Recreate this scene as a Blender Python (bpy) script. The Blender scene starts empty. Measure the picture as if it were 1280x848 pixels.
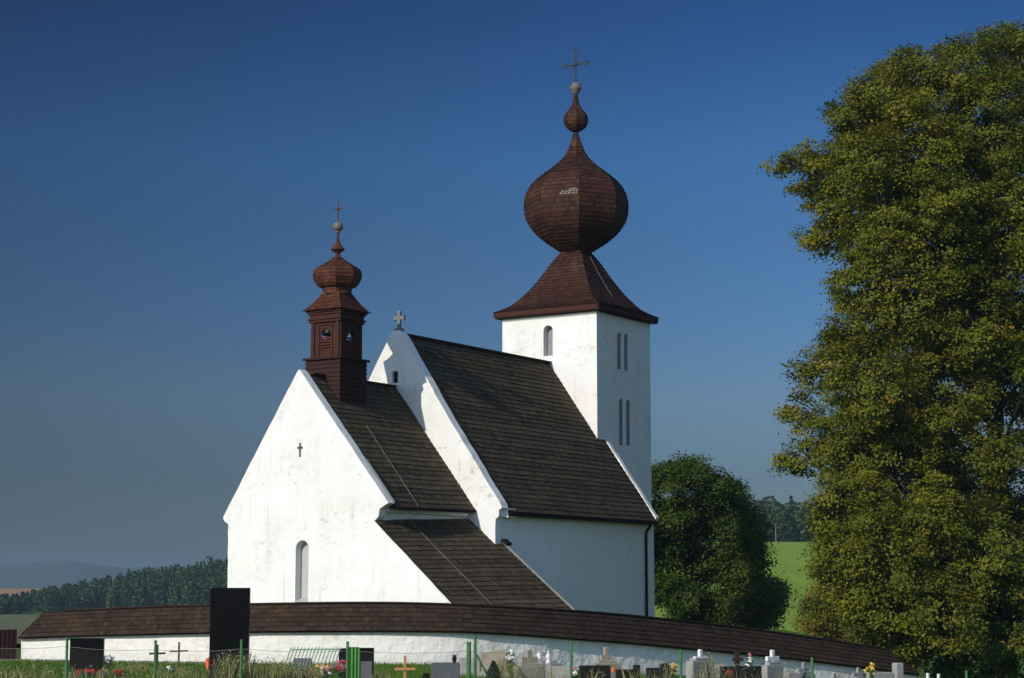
import bpy, bmesh, math, random
import numpy as np
from mathutils import Vector, Matrix, noise as mnoise

random.seed(7)
RNG = np.random.default_rng(7)
PI = math.pi
R = math.radians
S = bpy.context.scene
C = S.collection

# ------------------------------------------------------------------ camera, sky, sun, exposure
CAM_Z = 1.7
FPX = 2360.0
PITCH = R(7.6)
cd = bpy.data.cameras.new('camera')
cam = bpy.data.objects.new('camera', cd)
C.objects.link(cam)
cam.location = (0, 0, CAM_Z)
cam.rotation_euler = (R(90) + PITCH, 0, 0)
cd.sensor_width = 36.0
cd.lens = FPX / 1280.0 * 36.0
cd.clip_start = 0.5
cd.clip_end = 30000
S.camera = cam

SUN_AZ, SUN_EL = 220.0, 27.5
w = bpy.data.worlds.new('World')
S.world = w
w.use_nodes = True
nt = w.node_tree
nt.nodes.clear()
sky = nt.nodes.new('ShaderNodeTexSky')
sky.sky_type = 'NISHITA'
sky.sun_disc = False
sky.sun_elevation = R(SUN_EL)
sky.sun_rotation = R(SUN_AZ)
sky.altitude = 0
sky.air_density = 1.0
sky.dust_density = 0.3
sky.ozone_density = 4.0
# sky tint by direction: low view side darkened, overhead left bright for fill (world directions only)
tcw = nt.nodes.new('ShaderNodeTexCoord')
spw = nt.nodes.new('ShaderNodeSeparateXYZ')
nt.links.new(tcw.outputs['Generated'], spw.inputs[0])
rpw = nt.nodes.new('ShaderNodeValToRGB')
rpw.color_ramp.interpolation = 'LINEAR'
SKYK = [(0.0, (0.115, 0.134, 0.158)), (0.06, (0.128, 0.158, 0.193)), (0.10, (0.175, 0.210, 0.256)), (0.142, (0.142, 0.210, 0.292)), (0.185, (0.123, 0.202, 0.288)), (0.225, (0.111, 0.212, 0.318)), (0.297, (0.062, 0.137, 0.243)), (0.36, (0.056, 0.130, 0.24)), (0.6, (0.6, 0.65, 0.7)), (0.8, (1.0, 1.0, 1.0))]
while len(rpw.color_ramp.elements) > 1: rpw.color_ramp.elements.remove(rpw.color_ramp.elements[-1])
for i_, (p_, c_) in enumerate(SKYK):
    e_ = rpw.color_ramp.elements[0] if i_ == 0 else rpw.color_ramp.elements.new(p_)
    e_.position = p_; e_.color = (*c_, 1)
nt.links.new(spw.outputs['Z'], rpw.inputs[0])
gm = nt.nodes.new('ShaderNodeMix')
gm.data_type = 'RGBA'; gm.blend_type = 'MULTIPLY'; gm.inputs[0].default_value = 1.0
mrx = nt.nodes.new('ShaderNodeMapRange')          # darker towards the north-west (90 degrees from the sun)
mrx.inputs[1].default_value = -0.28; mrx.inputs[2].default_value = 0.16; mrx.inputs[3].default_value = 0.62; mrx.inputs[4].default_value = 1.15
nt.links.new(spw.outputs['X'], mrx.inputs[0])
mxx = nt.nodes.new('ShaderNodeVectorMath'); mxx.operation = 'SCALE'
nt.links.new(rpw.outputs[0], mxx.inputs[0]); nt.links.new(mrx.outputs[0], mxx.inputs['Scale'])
mry = nt.nodes.new('ShaderNodeMapRange')          # only the half away from the sun is tinted dark; the rest keeps fill
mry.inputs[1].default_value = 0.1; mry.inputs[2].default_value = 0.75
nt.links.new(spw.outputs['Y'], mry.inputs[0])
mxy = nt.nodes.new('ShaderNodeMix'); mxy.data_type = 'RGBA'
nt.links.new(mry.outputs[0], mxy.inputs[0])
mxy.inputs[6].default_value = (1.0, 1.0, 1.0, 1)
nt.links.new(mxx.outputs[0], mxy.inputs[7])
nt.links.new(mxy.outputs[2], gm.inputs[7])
bg = nt.nodes.new('ShaderNodeBackground')
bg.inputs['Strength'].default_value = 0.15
wo = nt.nodes.new('ShaderNodeOutputWorld')
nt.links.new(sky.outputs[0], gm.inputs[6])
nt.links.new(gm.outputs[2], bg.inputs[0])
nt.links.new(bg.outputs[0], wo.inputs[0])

sl = bpy.data.lights.new('sun', 'SUN')
sun = bpy.data.objects.new('sun', sl)
C.objects.link(sun)
sl.energy = 3.5
sl.angle = R(0.5)
sl.color = (1.0, 0.94, 0.84)
saz, sel = R(SUN_AZ), R(SUN_EL)
sd = Vector((math.sin(saz) * math.cos(sel), math.cos(saz) * math.cos(sel), math.sin(sel)))
sun.rotation_euler = sd.to_track_quat('Z', 'Y').to_euler()
sun.location = (-30, -30, 60)

S.view_settings.view_transform = 'Standard'
S.view_settings.look = 'None'
S.view_settings.exposure = 0.25
S.view_settings.gamma = 1.0
S.view_settings.use_curve_mapping = False
S.cycles.max_bounces = 6
S.cycles.diffuse_bounces = 3
S.cycles.glossy_bounces = 2
S.cycles.transmission_bounces = 3
S.cycles.volume_bounces = 1
S.cycles.transparent_max_bounces = 8

# ------------------------------------------------------------------ materials
def mat(name, fn, rough=0.8, spec=0.3, bump=None, transl=0.0, metal=0.0):
    m = bpy.data.materials.new(name)
    m.use_nodes = True
    t = m.node_tree
    t.nodes.clear()
    out = t.nodes.new('ShaderNodeOutputMaterial')
    b = t.nodes.new('ShaderNodeBsdfPrincipled')
    b.inputs['Roughness'].default_value = rough
    b.inputs['Specular IOR Level'].default_value = spec * 0.3
    b.inputs['Metallic'].default_value = metal
    col = fn(t)
    if hasattr(col, 'links'):
        t.links.new(col, b.inputs['Base Color'])
    else:
        b.inputs['Base Color'].default_value = (*col, 1)
    if bump:
        sc, strength, dist = bump
        n = tex_noise(t, sc, 6)
        bp = t.nodes.new('ShaderNodeBump')
        bp.inputs['Strength'].default_value = strength
        bp.inputs['Distance'].default_value = dist
        t.links.new(n, bp.inputs['Height'])
        t.links.new(bp.outputs[0], b.inputs['Normal'])
    if transl:
        tr = t.nodes.new('ShaderNodeBsdfTranslucent')
        if hasattr(col, 'links'):
            t.links.new(col, tr.inputs['Color'])
        else:
            tr.inputs['Color'].default_value = (*col, 1)
        mx = t.nodes.new('ShaderNodeMixShader')
        mx.inputs[0].default_value = transl
        t.links.new(b.outputs[0], mx.inputs[1])
        t.links.new(tr.outputs[0], mx.inputs[2])
        t.links.new(mx.outputs[0], out.inputs[0])
    else:
        t.links.new(b.outputs[0], out.inputs[0])
    return m

def coords(t, scale=(1, 1, 1)):
    tc = t.nodes.new('ShaderNodeTexCoord')
    mp = t.nodes.new('ShaderNodeMapping')
    mp.inputs['Scale'].default_value = scale
    t.links.new(tc.outputs['Object'], mp.inputs[0])
    return mp.outputs[0]

def tex_noise(t, sc, detail=4, stretch=(1, 1, 1), rough=0.55):
    n = t.nodes.new('ShaderNodeTexNoise')
    n.inputs['Scale'].default_value = sc
    n.inputs['Detail'].default_value = detail
    n.inputs['Roughness'].default_value = rough
    t.links.new(coords(t, stretch), n.inputs['Vector'])
    return n.outputs['Fac']

def ramp(t, src, stops):
    r = t.nodes.new('ShaderNodeValToRGB')
    els = r.color_ramp.elements
    while len(els) > 1:
        els.remove(els[-1])
    els[0].position = stops[0][0]
    els[0].color = (*stops[0][1], 1)
    for p, c in stops[1:]:
        e = els.new(p)
        e.color = (*c, 1)
    t.links.new(src, r.inputs[0])
    return r.outputs[0]

def mix(t, fac, a, b, mode='MIX'):
    m = t.nodes.new('ShaderNodeMix')
    m.data_type = 'RGBA'
    m.blend_type = mode
    for k, v in ((0, fac), (6, a), (7, b)):
        if hasattr(v, 'links'):
            t.links.new(v, m.inputs[k])
        elif k == 0:
            m.inputs[0].default_value = v
        else:
            m.inputs[k].default_value = (*v, 1)
    return m.outputs[2]

def g(x):
    return (x, x, x)

def attr(t, name='tint'):
    a = t.nodes.new('ShaderNodeAttribute')
    a.attribute_name = name
    return a.outputs['Fac']

def sepz(t):
    tc = t.nodes.new('ShaderNodeTexCoord')
    s = t.nodes.new('ShaderNodeSeparateXYZ')
    t.links.new(tc.outputs['Object'], s.inputs[0])
    return s.outputs['Z']

def plaster_fn(dirt=0.5, base=(0.76, 0.75, 0.715)):
    def fn(t):
        big = ramp(t, tex_noise(t, 0.45, 9, rough=0.72), [(0.44, g(0)), (0.68, g(1))])
        spots = ramp(t, tex_noise(t, 1.9, 10, (1, 1, 2.2), rough=0.78), [(0.54, g(0)), (0.68, g(1))])
        gate_ = ramp(t, tex_noise(t, 0.38, 4, (1, 1, 1.3)), [(0.47, g(0)), (0.60, g(1))])
        spots = mix(t, 1.0, spots, gate_, 'MULTIPLY')
        streak = ramp(t, tex_noise(t, 1.6, 7, (1.8, 1.8, 0.2), rough=0.72), [(0.56, g(0)), (0.74, g(1))])
        fine = ramp(t, tex_noise(t, 9, 8, rough=0.7), [(0.35, g(0.93)), (0.65, g(1.0))])
        c = mix(t, 1.0, fine, base, 'MULTIPLY')
        c = mix(t, mix(t, big, g(0), g(0.42 * dirt)), c, (0.56, 0.52, 0.42))
        c = mix(t, mix(t, spots, g(0), g(0.85 * dirt)), c, (0.30, 0.265, 0.20))
        c = mix(t, mix(t, streak, g(0), g(0.5 * dirt)), c, (0.36, 0.345, 0.31))
        return c
    return fn

def shingle_fn(dark, mid, light, moss=None, mossamt=0.4):
    def fn(t):
        c = ramp(t, attr(t), [(0.0, dark), (0.5, mid), (1.0, light)])
        n = tex_noise(t, 0.7, 6, rough=0.65)
        c = mix(t, ramp(t, n, [(0.35, g(0)), (0.7, g(0.45))]), c, mid)
        grain = tex_noise(t, 14, 3, (1, 1, 0.12))
        c = mix(t, 0.55, c, ramp(t, grain, [(0.3, g(0.45)), (0.7, g(1.0))]), 'MULTIPLY')
        if moss:
            mm = ramp(t, tex_noise(t, 0.9, 8, rough=0.75), [(0.56, g(0)), (0.70, g(mossamt))])
            c = mix(t, mm, c, moss)
        return c
    return fn

def leaf_fn(stops):
    return lambda t: ramp(t, attr(t), stops)

def wood_fn(c):
    def fn(t):
        n = tex_noise(t, 5, 6, (6, 6, 0.5), rough=0.65)
        return ramp(t, n, [(0.25, tuple(x * 0.55 for x in c)), (0.5, c), (0.8, tuple(x * 1.5 for x in c))])
    return fn

def stone_fn(a, b, stain=(0.16, 0.15, 0.12)):
    def fn(t):
        c = ramp(t, tex_noise(t, 18, 6), [(0.3, a), (0.7, b)])
        s = ramp(t, tex_noise(t, 2.2, 7, rough=0.7), [(0.48, g(0)), (0.75, g(0.7))])
        return mix(t, s, c, stain)
    return fn

def speckle_fn(a, b):
    return lambda t: ramp(t, tex_noise(t, 60, 4), [(0.4, a), (0.65, b)])

M = {}
M['plaster'] = mat('church_plaster', plaster_fn(1.15), 0.9, 0.15, (3.0, 0.5, 0.05))
M['plaster_clean'] = mat('nave_plaster', plaster_fn(0.5), 0.9, 0.15, (3.0, 0.3, 0.03))
M['plaster_tower'] = mat('tower_plaster', plaster_fn(0.8), 0.9, 0.15, (3.0, 0.4, 0.04))
M['plaster_grey'] = mat('niche_plaster', plaster_fn(0.5, (0.42, 0.42, 0.39)), 0.9, 0.1)

def ringwall_fn(t):
    c = plaster_fn(0.8, (0.72, 0.695, 0.64))(t)
    # damp-stained foot of the wall: brown patches with their own ragged outline
    z = attr(t, 'foot')
    n = tex_noise(t, 0.75, 10, (1, 1, 1.8), rough=0.78)
    ad = t.nodes.new('ShaderNodeMath'); ad.operation = 'ADD'
    t.links.new(z, ad.inputs[0]); t.links.new(n, ad.inputs[1])
    mk = ramp(t, ad.outputs[0], [(1.02, g(0)), (1.62, g(0.95))])
    return mix(t, mk, c, (0.36, 0.30, 0.22))
M['ringwall'] = mat('rough_limewash', ringwall_fn, 0.95, 0.1, (2.2, 1.0, 0.12))
M['shingle'] = mat('old_shingle', shingle_fn((0.034, 0.026, 0.017), (0.080, 0.059, 0.036), (0.128, 0.097, 0.060), (0.11, 0.095, 0.03), 0.5), 0.85, 0.2)
M['shingle_red'] = mat('tarred_red_shingle', shingle_fn((0.022, 0.010, 0.008), (0.049, 0.021, 0.015), (0.085, 0.038, 0.027), (0.12, 0.085, 0.014), 0.45), 0.7, 0.25)
M['turret_shingle'] = mat('red_turret_shingle', shingle_fn((0.048, 0.018, 0.011), (0.092, 0.032, 0.020), (0.145, 0.054, 0.033), (0.12, 0.080, 0.012), 0.6), 0.7, 0.25)
M['shingle_wall'] = mat('wall_shingle', shingle_fn((0.024, 0.015, 0.010), (0.040, 0.026, 0.019), (0.062, 0.042, 0.030), (0.085, 0.046, 0.010), 0.6), 0.85, 0.2)
M['redwood'] = mat('red_brown_boards', wood_fn((0.052, 0.020, 0.014)), 0.75, 0.25)
M['basewood'] = mat('dark_red_boards', wood_fn((0.034, 0.016, 0.013)), 0.8, 0.2)  # turret base boards, darker than the shaft
M['darkwood'] = mat('dark_brown_boards', wood_fn((0.035, 0.020, 0.014)), 0.8, 0.2)
M['fascia'] = mat('eave_board', lambda t: (0.018, 0.012, 0.011), 0.8, 0.2)
M['deck'] = mat('roof_underside', lambda t: (0.02, 0.016, 0.012), 0.9, 0.1)
M['hole'] = mat('dark_interior', lambda t: (0.012, 0.012, 0.013), 0.9, 0.1)
M['glass'] = mat('grey_window', lambda t: (0.16, 0.17, 0.17), 0.5, 0.3)
M['shutter'] = mat('grey_shutter', wood_fn((0.22, 0.23, 0.23)), 0.8, 0.2)
M['slit'] = mat('dark_shutter', wood_fn((0.22, 0.23, 0.235)), 0.8, 0.2)
M['castone'] = mat('grey_cross_stone', stone_fn((0.13, 0.13, 0.13), (0.22, 0.22, 0.215)), 0.9, 0.15)
M['iron'] = mat('dark_iron', lambda t: (0.05, 0.045, 0.04), 0.55, 0.4)
M['rustiron'] = mat('rusty_iron', wood_fn((0.11, 0.045, 0.03)), 0.7, 0.3)
M['copper'] = mat('weathered_copper', stone_fn((0.10, 0.09, 0.075), (0.17, 0.15, 0.11)), 0.5, 0.4)
M['pipe'] = mat('black_pipe', lambda t: (0.010, 0.009, 0.010), 0.45, 0.4)
M['wire'] = mat('galvanised_wire', lambda t: (0.15, 0.145, 0.13), 0.5, 0.5)
M['pale'] = mat('pale_mark', lambda t: (0.20, 0.165, 0.15), 0.7, 0.3)
M['blackgranite'] = mat('black_granite', speckle_fn((0.0025, 0.0025, 0.003), (0.006, 0.006, 0.007)), 0.3, 0.22)
M['greygranite'] = mat('grey_granite', speckle_fn((0.06, 0.065, 0.075), (0.14, 0.15, 0.165)), 0.5, 0.3)
M['greystone'] = mat('grey_terrazzo', stone_fn((0.24, 0.23, 0.21), (0.36, 0.345, 0.315), (0.15, 0.14, 0.11)), 0.9, 0.15, (20, 0.3, 0.02))
M['brownstone'] = mat('weathered_brown_stone', stone_fn((0.26, 0.22, 0.16), (0.38, 0.33, 0.25), (0.10, 0.09, 0.06)), 0.9, 0.15, (12, 0.4, 0.03))
M['whitestone'] = mat('white_marble', stone_fn((0.62, 0.60, 0.56), (0.76, 0.74, 0.70), (0.45, 0.43, 0.38)), 0.7, 0.3)
M['pinewood'] = mat('orange_pine', wood_fn((0.46, 0.22, 0.085)), 0.7, 0.2)
M['greenpaint'] = mat('green_paint', lambda t: ramp(t, tex_noise(t, 6, 5), [(0.3, (0.035, 0.12, 0.04)), (0.7, (0.06, 0.18, 0.06))]), 0.5, 0.4)
M['brightgreen'] = mat('bright_green_plastic', lambda t: ramp(t, tex_noise(t, 3, 5), [(0.3, (0.06, 0.22, 0.035)), (0.7, (0.10, 0.31, 0.055))]), 0.5, 0.4)
M['palegreen'] = mat('faded_green_paint', lambda t: ramp(t, tex_noise(t, 6, 5), [(0.3, (0.13, 0.24, 0.16)), (0.7, (0.24, 0.36, 0.26))]), 0.5, 0.4)
M['brownmetal'] = mat('brown_sheet', lambda t: ramp(t, tex_noise(t, 2, 5), [(0.3, (0.045, 0.018, 0.014)), (0.7, (0.07, 0.03, 0.022))]), 0.5, 0.35)
M['orange'] = mat('orange_lantern_plastic', lambda t: (0.72, 0.10, 0.025), 0.4, 0.4)
M['red'] = mat('red_petals', lambda t: (0.36, 0.03, 0.025), 0.7, 0.2)
M['rose'] = mat('rose_petals', lambda t: (0.45, 0.17, 0.2), 0.7, 0.2)
M['white'] = mat('white_petals', lambda t: (0.78, 0.77, 0.74), 0.7, 0.2)
M['yellow'] = mat('yellow_petals', lambda t: (0.70, 0.42, 0.06), 0.7, 0.2)
M['lilac'] = mat('lilac_petals', lambda t: (0.45, 0.38, 0.55), 0.7, 0.2)
M['concrete'] = mat('grey_concrete', stone_fn((0.28, 0.27, 0.24), (0.38, 0.36, 0.32), (0.18, 0.17, 0.13)), 0.95, 0.1, (9, 0.4, 0.03))
M['bark'] = mat('bark', wood_fn((0.055, 0.045, 0.035)), 0.95, 0.1, (6, 0.6, 0.05))
M['leaf_linden'] = mat('linden_leaf', leaf_fn([(0.0, (0.052, 0.078, 0.010)), (0.45, (0.134, 0.148, 0.015)), (0.80, (0.205, 0.188, 0.020)), (0.93, (0.34, 0.22, 0.018)), (0.97, (0.36, 0.16, 0.018)), (1.0, (0.36, 0.13, 0.018))]), 0.6, 0.25, transl=0.3)
M['leaf_dark'] = mat('dark_leaf', leaf_fn([(0.0, (0.024, 0.048, 0.007)), (0.5, (0.060, 0.096, 0.012)), (1.0, (0.115, 0.14, 0.018))]), 0.6, 0.25, transl=0.25)
M['leaf_bush'] = mat('bush_leaf', leaf_fn([(0.0, (0.035, 0.07, 0.010)), (0.6, (0.085, 0.14, 0.016)), (0.93, (0.17, 0.20, 0.022)), (1.0, (0.36, 0.14, 0.02))]), 0.6, 0.25, transl=0.3)
M['leaf_olive'] = mat('olive_leaf', leaf_fn([(0.0, (0.08, 0.088, 0.014)), (0.6, (0.17, 0.155, 0.024)), (0.9, (0.26, 0.18, 0.026)), (1.0, (0.36, 0.12, 0.02))]), 0.6, 0.25, transl=0.3)
M['needle'] = mat('dark_needles', leaf_fn([(0.0, (0.012, 0.03, 0.014)), (1.0, (0.035, 0.065, 0.028))]), 0.7, 0.2)
M['flowerleaf'] = mat('flower_leaves', leaf_fn([(0.0, (0.02, 0.06, 0.015)), (1.0, (0.06, 0.16, 0.035))]), 0.6, 0.3, transl=0.2)
M['wood_far'] = mat('far_wood', leaf_fn([(0.0, (0.018, 0.040, 0.018)), (0.6, (0.042, 0.078, 0.03)), (1.0, (0.08, 0.115, 0.038))]), 0.9, 0.05)
M['grass_blade'] = mat('grass_blade', leaf_fn([(0.0, (0.045, 0.105, 0.008)), (0.6, (0.095, 0.19, 0.013)), (0.9, (0.16, 0.22, 0.025)), (1.0, (0.28, 0.23, 0.08))]), 0.7, 0.2, transl=0.3)
M['dry_blade'] = mat('dry_blade', leaf_fn([(0.0, (0.12, 0.14, 0.03)), (0.5, (0.26, 0.245, 0.085)), (1.0, (0.45, 0.38, 0.19))]), 0.8, 0.15, transl=0.25)

def ground_fn(t):
    a = ramp(t, tex_noise(t, 0.35, 8, rough=0.7), [(0.3, (0.045, 0.095, 0.016)), (0.55, (0.075, 0.135, 0.022)), (0.8, (0.12, 0.135, 0.04))])
    b = ramp(t, tex_noise(t, 7, 6), [(0.3, g(0.55)), (0.7, g(1.0))])
    return mix(t, 0.8, a, b, 'MULTIPLY')
M['ground'] = mat('grass_ground', ground_fn, 0.95, 0.1)
M['greenfield'] = mat('green_crop', lambda t: mix(t, 0.8, ramp(t, tex_noise(t, 0.22, 6, (1, 0.04, 1)), [(0.3, (0.175, 0.260, 0.036)), (0.7, (0.215, 0.31, 0.046))]), ramp(t, tex_noise(t, 1.2, 6), [(0.3, g(0.72)), (0.7, g(1))]), 'MULTIPLY'), 0.95, 0.05)
M['tanfield'] = mat('stubble_field', lambda t: ramp(t, tex_noise(t, 0.02, 6, (1, 0.3, 1)), [(0.3, (0.30, 0.16, 0.075)), (0.7, (0.40, 0.22, 0.10))]), 0.95, 0.05)
M['stubblestrip'] = mat('yellow_meadow', lambda t: ramp(t, tex_noise(t, 0.05, 6), [(0.3, (0.20, 0.19, 0.06)), (0.7, (0.30, 0.26, 0.09))]), 0.95, 0.05)
M['hills'] = mat('far_hill_cover', lambda t: ramp(t, tex_noise(t, 0.0011, 6), [(0.35, (0.022, 0.04, 0.03)), (0.55, (0.05, 0.07, 0.04)), (0.75, (0.12, 0.10, 0.06))]), 0.95, 0.05)

# ------------------------------------------------------------------ helpers
def at(x, y, Y):
    """photo pixel (1280 x 848) at a depth -> world point"""
    h = (424.0 - y) / FPX
    rx = (x - 640.0) / FPX
    ry = math.cos(PITCH) - h * math.sin(PITCH)
    rz = math.sin(PITCH) + h * math.cos(PITCH)
    return Vector((rx * Y / ry, Y, CAM_Z + rz * Y / ry))

def tag(o, label=None, cat=None, group=None, kind=None):
    if label: o['label'] = label
    if cat: o['category'] = cat
    if group: o['group'] = group
    if kind: o['kind'] = kind
    return o

def empty(name, loc=(0, 0, 0), rz=0.0):
    o = bpy.data.objects.new(name, None)
    o.empty_display_size = 0.3
    C.objects.link(o)
    o.location = loc
    o.rotation_euler = (0, 0, rz)
    return o

class MB:
    def __init__(self):
        self.v = []; self.f = []; self.t = []
    def vert(self, p):
        self.v.append((p[0], p[1], p[2])); return len(self.v) - 1
    def face(self, pts, tint=0.5):
        i = [self.vert(p) for p in pts]
        self.f.append(i); self.t.append(tint)
    def box(self, c, s, rz=0.0, tint=0.5, taper=1.0, rx=0.0, ry=0.0):
        hx, hy, hz = s[0] / 2, s[1] / 2, s[2] / 2
        m = Matrix.Translation(c) @ Matrix.Rotation(rz, 4, 'Z') @ Matrix.Rotation(ry, 4, 'Y') @ Matrix.Rotation(rx, 4, 'X')
        p = [m @ Vector((sx * hx * (taper if sz > 0 else 1), sy * hy * (taper if sz > 0 else 1), sz * hz)) for sz in (-1, 1) for sx, sy in ((-1, -1), (1, -1), (1, 1), (-1, 1))]
        b = len(self.v)
        for q in p: self.vert(q)
        for q in ((3, 2, 1, 0), (4, 5, 6, 7), (0, 1, 5, 4), (1, 2, 6, 5), (2, 3, 7, 6), (3, 0, 4, 7)):
            self.f.append([b + k for k in q]); self.t.append(tint)
        return self
    def bbox(self, c, s, b=0.012, rz=0.0, tint=0.5):
        """box with chamfered vertical and top edges"""
        hx, hy, hz = s[0] / 2, s[1] / 2, s[2] / 2
        m = Matrix.Translation(c) @ Matrix.Rotation(rz, 4, 'Z')
        def ring(z, ins):
            x, y = hx - ins, hy - ins
            k = b
            return [m @ Vector(q) for q in ((-x + k, -y, z), (x - k, -y, z), (x, -y + k, z), (x, y - k, z), (x - k, y, z), (-x + k, y, z), (-x, y - k, z), (-x, -y + k, z))]
        rs = [ring(-hz, 0), ring(hz - b, 0), ring(hz, b)]
        base = len(self.v)
        for r in rs:
            for q in r: self.vert(q)
        for j in range(2):
            for k in range(8):
                self.f.append([base + j * 8 + k, base + j * 8 + (k + 1) % 8, base + (j + 1) * 8 + (k + 1) % 8, base + (j + 1) * 8 + k]); self.t.append(tint)
        self.f.append([base + 16 + k for k in range(8)]); self.t.append(tint)
        self.f.append([base + 7 - k for k in range(8)]); self.t.append(tint)
        return self
    def tube(self, pts, rad, n=8, tint=0.5, cap=True):
        pts = [Vector(p) for p in pts]
        if not hasattr(rad, '__len__'): rad = [rad] * len(pts)
        base = len(self.v)
        ref = None
        for i, p in enumerate(pts):
            d = (pts[min(i + 1, len(pts) - 1)] - pts[max(i - 1, 0)]).normalized()
            if ref is None:
                ref = d.orthogonal().normalized()
            ref = (ref - d * ref.dot(d)).normalized()
            b2 = d.cross(ref)
            for k in range(n):
                a = 2 * PI * k / n
                self.vert(p + (ref * math.cos(a) + b2 * math.sin(a)) * rad[i])
        for i in range(len(pts) - 1):
            for k in range(n):
                self.f.append([base + i * n + k, base + i * n + (k + 1) % n, base + (i + 1) * n + (k + 1) % n, base + (i + 1) * n + k]); self.t.append(tint)
        if cap:
            self.f.append([base + n - 1 - k for k in range(n)]); self.t.append(tint)
            self.f.append([base + (len(pts) - 1) * n + k for k in range(n)]); self.t.append(tint)
        return self
    def lathe(self, prof, n=16, c=(0, 0, 0), rot=0.0, tint=0.5):
        base = len(self.v)
        for z, r in prof:
            for k in range(n):
                a = rot + 2 * PI * k / n
                self.vert((c[0] + r * math.cos(a), c[1] + r * math.sin(a), c[2] + z))
        for i in range(len(prof) - 1):
            for k in range(n):
                self.f.append([base + i * n + k, base + i * n + (k + 1) % n, base + (i + 1) * n + (k + 1) % n, base + (i + 1) * n + k]); self.t.append(tint)
        self.f.append([base + n - 1 - k for k in range(n)]); self.t.append(tint)
        self.f.append([base + (len(prof) - 1) * n + k for k in range(n)]); self.t.append(tint)
        return self
    def ball(self, c, r, n=12, sz=1.0, tint=0.5):
        prof = [(-r * sz * math.cos(PI * i / 8), max(1e-3, r * math.sin(PI * i / 8))) for i in range(9)]
        return self.lathe(prof, n, c, 0, tint)
    def ring(self, c, r, tr, ax, ay, n=12):
        pts = [Vector(c) + Vector(ax) * (r * math.cos(2 * PI * k / n)) + Vector(ay) * (r * math.sin(2 * PI * k / n)) for k in range(n + 1)]
        return self.tube(pts, tr, 6)
    def build(self, name, m, parent=None, smooth=False, loc=None, rz=0.0):
        me = bpy.data.meshes.new(name)
        me.from_pydata(self.v, [], self.f)
        a = me.attributes.new('tint', 'FLOAT', 'FACE')
        a.data.foreach_set('value', np.array(self.t, dtype=np.float32))
        me.materials.append(m)
        if smooth:
            me.polygons.foreach_set('use_smooth', [True] * len(me.polygons))
        o = bpy.data.objects.new(name, me)
        C.objects.link(o)
        if parent: o.parent = parent
        if loc is not None: o.location = loc
        o.rotation_euler = (0, 0, rz)
        return o

def course(mb, A, B, Cc, D, n, th, jit=0.02, tintbase=None):
    """one row of shingles on the quad A(bottom left) B(bottom right) C(top right) D(top left)"""
    A, B, Cc, D = Vector(A), Vector(B), Vector(Cc), Vector(D)
    nrm = (B - A).cross(D - A)
    if nrm.length < 1e-9:
        nrm = (Cc - B).cross(D - A)
    nrm.normalize()
    over = 0.18
    cuts = [0.0] + sorted((k + random.uniform(-0.28, 0.28)) / n for k in range(1, n)) + [1.0]
    tb = random.uniform(0.32, 0.68) if tintbase is None else tintbase
    for k in range(n):
        s0, s1 = cuts[k], cuts[k + 1]
        e = 0.02 if n > 1 else 0
        j = random.uniform(-jit, jit)
        l = th * random.uniform(0.8, 1.25)
        b0 = A.lerp(B, s0 + e * (s1 - s0)); b1 = A.lerp(B, s1 - e * (s1 - s0))
        t0 = D.lerp(Cc, s0); t1 = D.lerp(Cc, s1)
        up = (t0 - b0)
        if up.length > 1e-6:
            b0 = b0 + up.normalized() * j; b1 = b1 + up.normalized() * j
        t0 = t0 + (t0 - b0) * over; t1 = t1 + (t1 - b1) * over
        tint = min(1, max(0, random.gauss(tb, 0.17)))
        if random.random() < 0.02: tint = random.choice((0.0, 1.0))
        L0, L1 = b0 + nrm * l, b1 + nrm * l
        mb.face((L0, L1, t1, t0), tint)
        mb.face((b0, b1, L1, L0), 0.0)  # shingle butts coloured darkest to strengthen the shade lines between courses

def shingle_patch(mb, A, B, Cc, D, rows, wid, th, jit=0.015):
    A, B, Cc, D = Vector(A), Vector(B), Vector(Cc), Vector(D)
    for r in range(rows):
        t0, t1 = r / rows, (r + 1) / rows
        a, b = A.lerp(D, t0), B.lerp(Cc, t0)
        d, c = A.lerp(D, t1), B.lerp(Cc, t1)
        ln = (b - a).length
        m = max(1, int(ln / 1.1))       # sagging, uneven courses
        def wob(p, q_):
            return p + nrm_ * (0.045 * mnoise.noise((q_.x * .35, q_.y * .35, q_.z * .45))) + up_ * (0.028 * mnoise.noise((q_.x * .8 + 7, q_.y * .8, q_.z * 3.1)))
        nrm_ = (B - A).cross(D - A).normalized(); up_ = (D - A).normalized()
        tb = random.uniform(0.30, 0.70)
        for k in range(m):
            s0, s1 = k / m, (k + 1) / m
            q = [a.lerp(b, s0), a.lerp(b, s1), d.lerp(c, s1), d.lerp(c, s0)]
            if m > 1: q = [wob(p, p) for p in q]
            course(mb, *q, max(1, int(ln / m / wid)), th, jit, tb + random.uniform(-.08, .08))

def slab(mb, pts, nrm_off, thick):
    """thin roof deck below a quad"""
    p = [Vector(q) for q in pts]
    nrm = (p[1] - p[0]).cross(p[3] - p[0]).normalized()
    top = [q - nrm * nrm_off for q in p]
    bot = [q - nrm * (nrm_off + thick) for q in p]
    mb.face(top); mb.face(bot[::-1])
    for k in range(4):
        mb.face((bot[k], bot[(k + 1) % 4], top[(k + 1) % 4], top[k]))

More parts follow.
